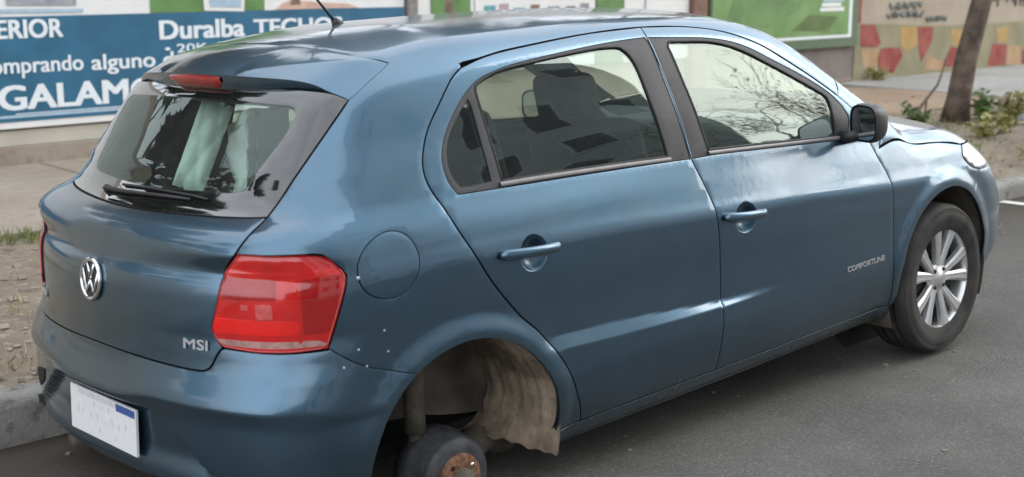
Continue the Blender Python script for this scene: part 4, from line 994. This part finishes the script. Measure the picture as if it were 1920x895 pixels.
# tailgate release and rain drops of dirt below the emblem
# wiper
wp = wrap(np.array([(-1.36,1.022),(-1.25,1.024),(-1.10,1.028),(-.96,1.028)]), np.array([.016, .017, .014, .009]))
mb = MB(); mb.tube([tuple(v) for v in wp], [.009, .006, .005, .004], 8); wi = mb.build('wiper', 'plastic', tail)
mb = MB(); q = wp[0]; n = grad(q[None])[0]; mb.tube([q-n*.028, q-n*.004, q+n*.008], [.015, .013, .009], 12); mb.build('wiper_pivot', 'plastic', wi)
wb = wrap(np.array([(-1.30,1.036),(-1.15,1.040),(-.95,1.036),(-.90,1.032)]), np.array([.008]*4)); mb = MB(); mb.tube([tuple(v) for v in wb], .004, 6); mb.build('wiper_blade', 'seal', wi)
# tail lights
def lamp_lev(q):
    l = np.full(len(q), .011)
    l -= .45*np.clip(q[:, 1]-(.872-.045*(q[:, 0]+.566)), 0, 1)
    l -= .115*np.clip(q[:, 0]+.640, 0, 1)
    l -= .10*np.clip(.728-q[:, 1], 0, 1)
    l -= .05*np.clip(-.72-q[:, 0], 0, 1)
    return l
LI = [(-.750,.932),(-.764,.908),(-.779,.885),(-.790,.830),(-.804,.765),(-.810,.742),(-.807,.725),(-.797,.703),(-.788,.693)]
def lampseg(pts, gap=.0012): return [(pts+[pts[0]], gap, True)]
lampO = LI[::1]+[(-.720,.686),(-.662,.685),(-.596,.688)]+LO[1:-1]
def lev_off(d): return lambda q: lamp_lev(q)+d
lampR = patch('tail_light', lampseg(lampO), ['red', 'gap'], car, lev=lamp_lev, step=(.012, .012), lip=.02, lines=[[(-.778,.882),(-.566,.872)], [(-.640,.70),(-.640,.925)], [(-.80,.728),(-.588,.728)]])
subs = []
def lens(name, poly, m, d=.0006):
    o = patch(name, [(poly+[poly[0]], .0008, True)], [m, m], lampR, lev=lev_off(d), step=(.012, .012), lip=.0025, flange=0, bead=.05); subs.append(o)
lens('reversing_lens', [(-.800,.716),(-.612,.714),(-.594,.700),(-.594,.697),(-.700,.696),(-.788,.700)], M['clearlens'])
lens('side_lens', [(-.635,.866),(-.566,.872),(-.575,.79),(-.592,.728),(-.635,.728)], M['reddark'])
lens('reflector', [(-.716,.809),(-.684,.809),(-.684,.770),(-.716,.770)], M['redbright'], .0008)
lens('reflector', [(-.744,.808),(-.730,.808),(-.730,.792),(-.744,.792)], M['redbright'], .0008)
lens('inner_lens', [(-.776,.872),(-.676,.870),(-.676,.816),(-.785,.818)], M['reddark'], .0005)
lens('lower_lens', [(-.801,.772),(-.640,.766),(-.640,.730),(-.806,.730)], M['redlow'], .0005)
rim_ = outline(lampseg(lampO), .02)[0]; rim_ = offset_poly(rim_, np.full(len(rim_), -.0035)); rim_ = np.vstack([rim_, rim_[:1]]); rv = wrap(rim_, lamp_lev(rim_)-.001)
mb = MB(); mb.tube([tuple(v) for v in rv], .003, 6, cap=False); lr = mb.build('lens_rim', M['reddark'], lampR)
lampL = mirror_obj(lampR, car)
for o in subs: mirror_obj(o, lampL)
# spoiler
def roofz(x, y): return float(ZC(np.array(x))-CR(np.array(x))*y*y)
rgx = pchip([0,.15,.30,.44,.50,.544], [-.095,-.092,-.085,-.070,-.050,-.012])
tz = pchip([0,.14,.29,.415,.48,.52,.553,.573], [1.345,1.341,1.335,1.327,1.314,1.296,1.284,1.275])
seam = wrap(np.array(cat(SPS[::-1], 10)))
rows = []; NV, NT = 61, 18
vs_ = np.sin(np.linspace(-1, 1, NV)*math.pi/2)
cols = []
for v in vs_:
    a = abs(v); sg = 1 if v > 0 else -1; ya = .544*a; yb = .573*a
    A = Vector((float(rgx(np.array(ya))), ya, 0)); A.z = float(topd(np.array([[A.x, ya]]))[0, 2])
    B = Vector((-.30+.4*yb*yb, yb, float(tz(np.array(yb)))))
    tr = min(1, max(0, (1-a)/.60))
    col = []
    for i in range(NT+1):
        t = i/NT; q = A.lerp(B, t)
        if tr > .02:
            R0 = A.lerp(B, tr); zr = A.z+(roofz(R0.x, R0.y)-roofz(A.x, A.y)) if tr < 1 else B.z
            if t <= tr: q.z = A.z+(roofz(q.x, q.y)-roofz(A.x, A.y)) if tr < 1 else A.z+(B.z-A.z)*t+.010*math.sin(math.pi*t)
            else: q.z = zr+(B.z-zr)*(t-tr)/(1-tr)
        if a > .93:
            k = (a-.93)/.07; si = t*(len(seam)-1); j = min(int(si), len(seam)-2); sp = seam[j]*(1-(si-j))+seam[j+1]*(si-j)
            q = q.lerp(Vector((sp[0], -sp[1], sp[2])), k)
        col.append(q)
    fade = 1-max(0, (a-.72)/.28)**2
    h_ = .060*max(.0, fade)+.001
    col.append(B+Vector((.001, 0, -h_*.12))); col.append(B+Vector((.008*fade, 0, -h_*.45))); col.append(B+Vector((.030*fade, 0, -h_*.95))); col.append(B+Vector((.036*fade+.002, 0, -h_)))
    col.append(B+Vector((.12*max(.1, fade), 0, -h_+.002)))
    cols.append([(q.x, q.y*(1 if sg > 0 else -1), q.z) for q in col])
mb = MB(); mb.grid(cols, True); spo = mb.build('spoiler', ['paint'], car)
spo.data.polygons.foreach_set('use_smooth', [True]*len(spo.data.polygons))
try: spo.data.set_sharp_from_angle(angle=math.radians(32))
except Exception: pass
mb = MB(); P = []
for y in np.linspace(-.142, .142, 15):
    x = -.30+.4*y*y; z = float(tz(np.array(abs(y)))); e = 1-(abs(y)/.142)**8*.55
    P.append([(x+.006, y, z-.004), (x-.004, y, z-.008-.003*(1-e)), (x+.001, y, z-.022), (x+.010, y, z-.010-.032*e), (x+.03, y, z-.010-.034*e)])
mb.grid(P); mb.build('brake_light', 'brakered', spo)
# aerial
mb = MB(); mb.tube([(.222,0,1.440),(.205,0,1.462)], [.020, .010], 10); an = mb.build('aerial', 'plastic', car)
mb = MB(); mb.tube([(.207,0,1.458),(.13,0,1.548),(.045,0,1.645)], [.0045, .0035, .0028], 6); mb.build('aerial_rod', 'seal', an)
# hood, fenders, front end
HG = [(2.060,-.757),(2.18,-.750),(2.329,-.7445),(2.5,-.744),(2.679,-.742)]
HR = [(2.245+.012,0),(2.215,-.40),(2.182,-.66),(2.130,-.722),(2.060,-.757)]
HF = [(2.679,-.742),(2.78,-.710),(2.92,-.60),(3.02,-.40),(3.065,0)]
hh = [(HR, g3), (HG, g3), (HF, g3)]
hood = patch('hood', hh+flipy(hh), PB, car, dom=topd, step=(.04, .035))
HGw, HFw, HRw = xy2w(HG), xy2w(HF), xy2w(HR[3:])
legw = xy2w([(1.93,-.645)])[0]; WBw = xy2w(WB)
ARF = xz2w([(2.487+.352*math.cos(a), .312+.352*math.sin(a)) for a in np.linspace(math.radians(188), math.radians(55), 30)])
ARB = xz2w([(2.487+.352*math.cos(a), .312+.352*math.sin(a)) for a in np.linspace(math.radians(55), math.radians(-4), 16)])
hl0 = HGw[-1]; HLr = [hl0, (2.300,.765), (2.345,.715), (2.425,.690)]
FBs = [(2.425,.690), (2.395,.645), ARF[-1]]
fender = patch('fender', [(G_E[::-1], g3), (G_F[6:][::-1], g3), ([G_F[6], legw], 0, True), (WBw, .002), ([WBw[-1], HRw[0]], 0, True), (HRw, g3), (HGw, g3), (HLr, g2), (FBs, .0012), (ARF[::-1], .0006), ([ARF[0], G_E[-1]], g2, True)], PB, car, mirror=car, step=(.03, .014))
hl_top = HFw[:3]+[(HFw[2][0]+.10, HFw[2][1]-.01)]
e_ = hl_top[-1]
head = patch('headlight', [(hl_top, g2), ([e_, (e_[0]+.01,.72), (e_[0]-.08,.695), (2.60,.685), (2.425,.690)], g2), (HLr[::-1], g2)], ['headlens', 'gap'], car, lev=.003, mirror=car, step=(.03, .02))
tf = [q for q in HFw if q[0] > e_[0]+.02]
hfb = [([(SF,.205),(3.1,.205),(2.75,.205),ARB[-1]], 0), (ARB[::-1], .0006), (FBs[::-1], .0012), ([(2.425,.690),(2.60,.685),(e_[0]-.08,.695),(e_[0]+.01,.72)], g2), ([(e_[0]+.01,.72)]+[e_]+tf, g3)]
GRI = [([(2.95,.66),(SF,.655)], .001), ([(SF,.655),(SF,.72)], 0, True), ([(SF,.72),(2.97,.715),(2.95,.66)], .001)]
fb = patch('front_bumper', symw(hfb, SF), PB, car, step=(.03, .02))
gp_ = [(3.0,.66),(SF,.655)]; mb_ = symw([([(SF,.70),(3.1,.70),(2.96,.69)], .001), ([(2.96,.69),(2.97,.64)], 0, True), ([(2.97,.64),(3.1,.63),(SF,.63)], .001)], SF)
patch('grille', mb_, ['plastic', 'gap'], fb, lev=.006, step=(.04, .02), lip=.006, flange=0)
# door mirrors
def mirror_part(D, sg):
    c = Vector((1.885, -.835, .990))
    sec = []
    for t in np.linspace(0, 1, 15):      # from the glass side (rear) forward
        k = (1-(max(0, t-.15)/.85)**2.4)**.5 if t > .15 else 1-.04*(1-t/.15)
        hx = -.055+.125*t; wy = .066*k; hz = .068*k
        ring = []
        for a in np.linspace(0, 2*math.pi, 28, endpoint=False):
            ca, sa = math.cos(a), math.sin(a); e = 2/3.4
            yy = wy*abs(ca)**e*(1 if ca > 0 else -1); zz = hz*abs(sa)**e*(1 if sa > 0 else -1)
            zz *= 1-.16*(yy/.105 if yy < 0 else 0)*0
            ring.append((c.x+hx+.26*yy, sg*(c.y+yy)*1.0, c.z+zz+.03*yy/.1*.1))
        sec.append(ring)
    mb = MB(); mb.grid(sec, True, closed=True); mb._add(sec[-1], [tuple(range(28))])
    h = mb.build('door_mirror', 'trim', D)
    gl = []
    mb = MB(); r = [(q[0]+.004, c.y*sg+(q[1]-c.y*sg)*.90, c.z+(q[2]-c.z)*.88) for q in sec[0]]; mb._add(r, [tuple(range(28))]); mb.build('mirror_glass', 'mirror', h)
    mb = MB(); mb._add([ (q[0]+.012, q[1], q[2]) for q in sec[0]], [tuple(range(28))]); mb.build('mirror_back', 'plastic', h)
    mb = MB(); mb.tube([(1.84, sg*-.745, .935), (1.85, sg*-.78, .94), (1.87, sg*-.80, .945)], [.026, .022, .020], 12); mb.build('mirror_arm', 'plastic', h)
    return h
mirror_part(doorF[0], 1); mirror_part(doorF[1], -1)

# wheels
def make_wheel(x, y, z, sg, name='wheel'):
    """sg=-1: outer face towards -y"""
    c = (x, y, z)
    def L(prof): return [(r, sg*h) for r, h in prof]
    mb = MB(); mb.lathe(L([(.185,-.085),(.187,.02),(.16,.035),(.02,.04)]), c, n=40); w = mb.build(name, 'rimdark', car)
    tp = [(.195,-.085),(.215,-.096),(.262,-.100),(.286,-.090),(.2965,-.072),(.2985,-.05),(.2985,-.043),(.2925,-.042),(.2925,-.036),(.2985,-.035),(.299,-.004),(.293,-.003),(.293,.003),(.299,.004),(.2985,.035),(.2925,.036),(.2925,.042),(.2985,.043),(.2985,.05),(.2965,.072),(.286,.090),(.279,.0945),(.277,.0935),(.262,.100),(.236,.0995),(.231,.0965),(.215,.096),(.204,.089),(.195,.085)]
    mb = MB(); mb.lathe(L(tp), c, n=72); mb.build('tyre', 'tyre', w)
    mb = MB(); mb.lathe(L([(.196,-.08),(.196,.02),(.190,.05),(.196,.080),(.2045,.088),(.2085,.090),(.2085,.084),(.205,.078)]), c, n=64); mb.build('rim', 'rim', w)
    for k in range(5):
        a0 = math.radians(81+72*k)
        for s_ in (-1, 1):
            a = a0+s_*math.radians(15.5); ai = a0+s_*math.radians(13)
            def Q(r, t, d, aa): return (x+r*math.cos(aa)-t*math.sin(aa), y+sg*d, z+r*math.sin(aa)+t*math.cos(aa))
            mb = MB(); P = []
            for r, hw, d, aa in ((.030,.017,.066,ai), (.07,.0165,.070,ai), (.13,.019,.076,(a+ai)/2), (.180,.025,.081,a), (.199,.029,.083,a)):
                P.append([Q(r, -hw, d-.022, aa), Q(r, -hw, d-.004, aa), Q(r, -hw*.55, d+.002, aa), Q(r, 0, d+.001, aa), Q(r, hw*.55, d+.002, aa), Q(r, hw, d-.004, aa), Q(r, hw, d-.022, aa)])
            mb.grid(P, False); mb.build('spoke', 'rim', w)
    mb = MB(); mb.lathe(L([(.062,.05),(.060,.066),(.050,.070),(.034,.071),(.031,.075),(.0,.076)]), c, n=32); mb.build('hub', 'rim', w)
    for k in range(4):
        a = math.radians(45+90*k); mb = MB(); mb.tube([(x+.046*math.cos(a), y+sg*.06, z+.046*math.sin(a)), (x+.046*math.cos(a), y+sg*.074, z+.046*math.sin(a))], .008, 6); mb.build('wheel_bolt', 'rimdark', w)
    return w
make_wheel(2.467, -.705, .298, -1)
make_wheel(2.467, .705, .352, 1)
make_wheel(0, .695, .40, 1)
# the bare brake drum
dc = (.006, -.70, .207)
mb = MB(); mb.lathe([(.02,.12),(.125,.12),(.126,.07),(.118,.066),(.118,.02),(.1145,.016),(.1145,.002),(.107,-.012),(.085,-.016),(.068,-.017)], dc, n=64); dr = mb.build('brake_drum', 'drum', car)
dr['label'] = 'bare brake drum with a rusty hub where the wheel is missing'
mb = MB(); mb.lathe([(.072,-.010),(.070,-.026),(.064,-.030),(.034,-.031),(.030,-.028)], dc, n=48); hb_ = mb.build('hub', 'rust', dr)
mb = MB(); mb.lathe([(.033,-.026),(.033,-.046),(.029,-.052),(.0,-.054)], dc, n=32); mb.build('hub_cap', 'beam', hb_)
for k in range(4):
    a = math.radians(38+90*k); mb = MB(); mb.tube([(dc[0]+.050*math.cos(a), dc[1]-.026, dc[2]+.050*math.sin(a)), (dc[0]+.050*math.cos(a), dc[1]-.0315, dc[2]+.050*math.sin(a))], .0075, 10); mb.build('bolt_hole', 'chrome' if k == 0 else 'gap', hb_)
# wheel houses
def house(cx, cz, r, y0, y1, name, m, a0=-30, a1=205, wall=True, ripple=0.):
    mb = MB(); sg = 1 if y0 < 0 else -1; P = []
    for i in range(61):
        a = math.radians(a0+(a1-a0)*i/60); row = []
        for j in range(9):
            t = j/8; rr = r*(1-.03*t)+ripple*math.sin(t*9+math.sin(a*3))*(1 if a < 1.2 else .3)
            row.append((cx+rr*math.cos(a), y0+(y1-y0)*t, cz+rr*math.sin(a)))
        P.append(row)
    mb.grid(P)
    return mb.build(name, m, car)
lin = house(-.005, .300, .338, -.765, -.50, 'wheel_liner', 'well', 88, 200)
# front half of the liner, caked with mud, torn loose at its foot and hanging below the sill
mb = MB(); P = []
for i in range(45):
    t = i/44; a = math.radians(92-106*t); row = []
    for j in range(33):
        s_ = j/32; y = -.790+.292*s_
        k = min(1, max(0, (t-.25)/.5))
        rr = .338-.012*s_+k*(.0026*math.sin(s_*26+.5*math.sin(t*4))+.0022*math.sin(s_*47+t*2))
        x = -.005+rr*math.cos(a); z = .300+rr*math.sin(a)
        if t > .80:
            q = (t-.80)/.20; zb = .196+.055*s_+.003*math.sin(s_*16)+.004*math.sin(s_*37); xb = .312-.13*s_**1.3
            z = z*(1-q)+zb*q; x = x*(1-q)+xb*q
        row.append((x, y, z))
    P.append(row)
mb.grid(P); mb.grid([[(q[0]+.006, q[1], q[2]+.002) for q in r] for r in P])
fl_ = mb.build('wheel_liner', 'mud', car, fix=False); fl_['label'] = 'torn wheel arch liner caked with dried mud'
# inner wall of the wheel house with its cut-out
mb = MB(); top_ = [(-.005+.335*math.cos(math.radians(a)), .300+.335*math.sin(math.radians(a))) for a in np.linspace(-20, 200, 40)]
lowb = [(-.32,.20),(-.20,.33),(-.08,.355),(.026,.343),(.12,.318),(.196,.302),(.25,.295),(.285,.277),(.318,.255),(.341,.226),(.362,.185),(.372,.15)]
# a skin between the upper arc and the cut-out
U = [(-.005+.345*math.cos(math.radians(a)), .300+.345*math.sin(math.radians(a))) for a in np.linspace(198, -22, 49)]
Lw = np.array(lowb); dl = np.r_[0, np.cumsum(np.linalg.norm(np.diff(Lw, axis=0), axis=1))]; tl = np.linspace(0, dl[-1], 49); LL = np.stack([np.interp(tl, dl, Lw[:, k]) for k in (0, 1)], 1)
P = []
for i in range(49):
    P.append([(U[i][0]*(1-t)+LL[i][0]*t, -.502+.030*math.sin(math.pi*t)*(.7+.3*math.sin(i*.22))-.020*t, U[i][1]*(1-t)+LL[i][1]*t) for t in np.linspace(0, 1, 12)])
mb.grid(P); mb.build('wheel_house', 'well', car)
mb = MB(); mb.tube([(-.035,-.60,.62),(-.045,-.60,.40),(-.048,-.60,.33)], .030, 14); mb.tube([(-.048,-.60,.335),(-.055,-.61,.06)], .021, 12); mb.build('shock_absorber', 'beam', car)
mb = MB(); mb.tube([(.02,-.62,.20),(.15,-.57,.20),(.30,-.50,.215),(.45,-.42,.235)], [.04, .045, .05, .045], 12); mb.build('trailing_arm', 'beam', car)
mb = MB(); mb.tube([(.36,-.5,.18),(.42,-.25,.19),(.42,.25,.20),(.36,.5,.22)], .06, 12); mb.tube([(.06,-.66,.207),(0,-.56,.207)], .05, 12); mb.build('axle_beam', 'beam', car)
house(-.005, .300, .338, .765, .50, 'wheel_liner', 'well', -20, 200)
for y0, y1 in ((-.76, -.46), (.76, .46)):
    house(2.487, .312, .365, y0, y1, 'wheel_liner', 'well', -25, 205)
    mb = MB(); mb.lathe([(.37,0),(.02,0)], (2.487, y1, .312), n=32); mb.build('wheel_house', 'under', car)
mb = MB(); mb.lathe([(.345,0),(.02,0)], (-.005, .50, .300), n=32); mb.build('wheel_house', 'under', car)
# underbody, tank, inner shell
mb = MB(); mb.box((-.55,-.49,.24), (2.9,.49,.27)); mb.box((.37,-.74,.215), (2.10,.74,.25)); mb.box((2.85,-.62,.21), (3.1,.62,.25)); mb.box((-.62,-.60,.315), (-.36,.60,.34)); mb.build('floor_pan', 'under', car)
mb = MB(); mb.tube([(-.45,.33,.24),(-.64,.34,.255)], .024, 12); mb.tube([(-.45,.2,.25),(-.45,.45,.25)], .07, 12); mb.build('exhaust', 'beam', car)
# cabin: inner door skins, headlining, shelf, seats
def inner(pts, lev, name, m, st=(.08, .06)):
    o = patch(name, [(pts+[pts[0]], .001, True)], [m, m], car, lev=lev, step=st, lip=.002, flange=0); mirror_obj(o, car)
inner([(.16,.30),(1.70,.30),(1.62,.90),(1.2,.935),(.6,.965),(-.30,.99),(-.30,.80),(-.12,.72),(.08,.60)], -.06, 'door_card', 'dash')
inner([(-.33,.99),(-.72,.99),(-.72,.70),(-.33,.70)], -.05, 'boot_lining', 'dash')
inner([(-.35,1.0),(-.37,1.10),(-.32,1.20),(-.22,1.30),(-.42,1.33),(-.53,1.26),(-.60,1.16),(-.69,1.01)], -.035, 'pillar_lining', 'dash')
hlp = [(-.05,-.50),(.5,-.50),(1.45,-.47),(1.47,0),(1.45,.47),(.5,.50),(-.05,.50)]
patch('headlining', [(hlp+[hlp[0]], .001, True)], ['lining', 'lining'], car, dom=topd, lev=-.04, step=(.1, .1), lip=.002, flange=0)
mb = MB(); mb.box((-.60,-.46,.34), (-.30,.46,.36)); mb.box((-.50,-.46,.36), (.05,.46,.60), bev=.03); mb.build('boot_floor', 'dash', car)
mb = MB(); mb.box((-.47,-.56,.925), (-.08,.56,.945), bev=.008); mb.build('parcel_shelf', 'cloth', car)
def cushion(mb, c, s, rotz=0, roty=0, bev=.05):
    r = Matrix.Rotation(roty, 3, 'Y'); mb.box((-s[0]/2,-s[1]/2,-s[2]/2), (s[0]/2,s[1]/2,s[2]/2), rot=r, at=c, bev=bev)
def headrest(x, y, z, parent, m='cloth', tilt=-.22):
    mb = MB(); cushion(mb, (x, y, z), (.10, .25, .175), roty=tilt, bev=.045); h = mb.build('headrest', m, parent)
    mb = MB(); mb.tube([(x+.012, y-.05, z-.05), (x+.035, y-.05, z-.16)], .006, 6); mb.tube([(x+.012, y+.05, z-.05), (x+.035, y+.05, z-.16)], .006, 6); mb.build('headrest_post', 'chrome', h)
for y in (-.36, .36):
    mb = MB(); cushion(mb, (1.32, y, .50), (.52, .50, .16), roty=-.10); st = mb.build('seat', 'cloth', car)
    mb = MB(); cushion(mb, (.985, y, .80), (.14, .48, .62), roty=-.30, bev=.06); mb.build('backrest', 'cloth', st)
    headrest(.845, y, 1.165, st)
mb = MB(); cushion(mb, (.56, 0, .50), (.46, .92, .18), roty=-.08); st = mb.build('seat', 'cloth', car)
mb = MB(); cushion(mb, (.125, 0, .78), (.14, .94, .48), roty=-.36, bev=.06); mb.build('backrest', 'cloth2', st)
for y in (-.33, .33): headrest(.005, y, 1.035, st, 'cloth')
mb = MB(); mb.box((1.72,-.68,.70), (2.14,.68,.97), bev=.05); mb.build('dashboard', 'dash', car)
mb = MB(); ring = [Vector((1.66, .36+.185*math.cos(a), .90+.185*math.sin(a)*.9)) + Vector((-.09*math.sin(a), 0, 0)) for a in np.linspace(0, 2*math.pi, 33)]
mb.tube(ring, .016, 8, cap=False); mb.tube([(1.66,.36,.90),(1.80,.36,.83)], [.06, .04], 10); mb.tube([(1.66,.19,.90),(1.66,.53,.90)], .018, 6); mb.build('steering_wheel', 'dash', car)
mb = MB(); mb.box((1.55,-.12,1.315), (1.57,.12,1.375), bev=.01); mb.build('rear_view_mirror', 'dash', car)
# the white sack left in the boot (its own thing)
def crumple(name, c, s, rot, m, seed, amp=.02):
    bm = bmesh.new(); bmesh.ops.create_grid(bm, x_segments=22, y_segments=26, size=1); r2 = np.random.default_rng(seed)
    ph = r2.random((6, 3))*6.3; fq = r2.random((6, 2))*7-3.5
    for v in bm.verts:
        u, w = v.co.x, v.co.y; d = sum(abs(math.sin(f[0]*u+f[1]*w+p_[0])) for f, p_ in zip(fq, ph))/6
        edge = max(abs(u), abs(w)); v.co = Vector((u*s[0], w*s[1], s[2]*(1-edge**4)+amp*(d-.5)))
    top = bm.verts[:]; 
    g = bmesh.ops.duplicate(bm, geom=bm.faces[:]); 
    for v in [q for q in g['geom'] if isinstance(q, bmesh.types.BMVert)]: v.co.z = -v.co.z*.8
    bmesh.ops.remove_doubles(bm, verts=bm.verts[:], dist=.002)
    bmesh.ops.recalc_face_normals(bm, faces=bm.faces[:])
    for f in bm.faces: f.smooth = True
    me = bpy.data.meshes.new(name); bm.to_mesh(me); bm.free(); o = link(name, me, None, [m])
    return o
def folded_sack(name, cols, th, m, seed):
    # upright folded sheet: columns of (bottom, top), with creases, and a back skin
    rr2 = random.Random(seed); P = []
    for k in range(len(cols)-1):
        (b0, t0), (b1, t1) = cols[k], cols[k+1]
        for i in range(9):
            u = i/8; b_ = Vector(b0).lerp(Vector(b1), u); t_ = Vector(t0).lerp(Vector(t1), u)
            P.append([b_.lerp(t_, v/16)+Vector((.010*math.sin(v*.9+k*2+u*5)*(v/16)+.004*math.sin(v*2.3+u*9), .008*math.sin(u*7+v*.5), .005*math.sin(u*9))) for v in range(17)])
    mb = MB(); mb.grid(P); Q = [[q+Vector((th, th*.6, -.01)) for q in r] for r in P]; mb.grid(Q)
    mb.grid([[r[-1] for r in P], [r[-1] for r in Q]]); mb.grid([P[0], Q[0]]); mb.grid([P[-1], Q[-1]])
    return mb.build(name, m, None, fix=False)
sk = folded_sack('white_sack', [((-.165,.07,.80), (-.160,.075,1.165)), ((-.215,-.045,.80), (-.150,-.045,1.222)), ((.06,.10,.80), (.045,.10,1.212))], .05, 'sack', 5)
sk.matrix_world = CR_
for k, (u, zz) in enumerate(((.30,1.06),(.55,1.09),(.68,1.11))):
    pass
tag(sk, 'white plastic sack standing behind the rear window inside the car', 'sack')
sh = crumple('plastic_bag', (0,0,0), (.05, .14, .02), None, 'sack', 8, .03)
sh.matrix_world = CR_ @ Matrix.Translation((-.24, .08, 1.12)) @ Matrix.Rotation(math.radians(-60), 4, 'Z') @ Matrix.Rotation(math.radians(20), 4, 'Y') @ Matrix.Rotation(math.radians(75), 4, 'X')
tag(sh, 'crumpled pale plastic bag left of the white sack inside the car', 'bag')
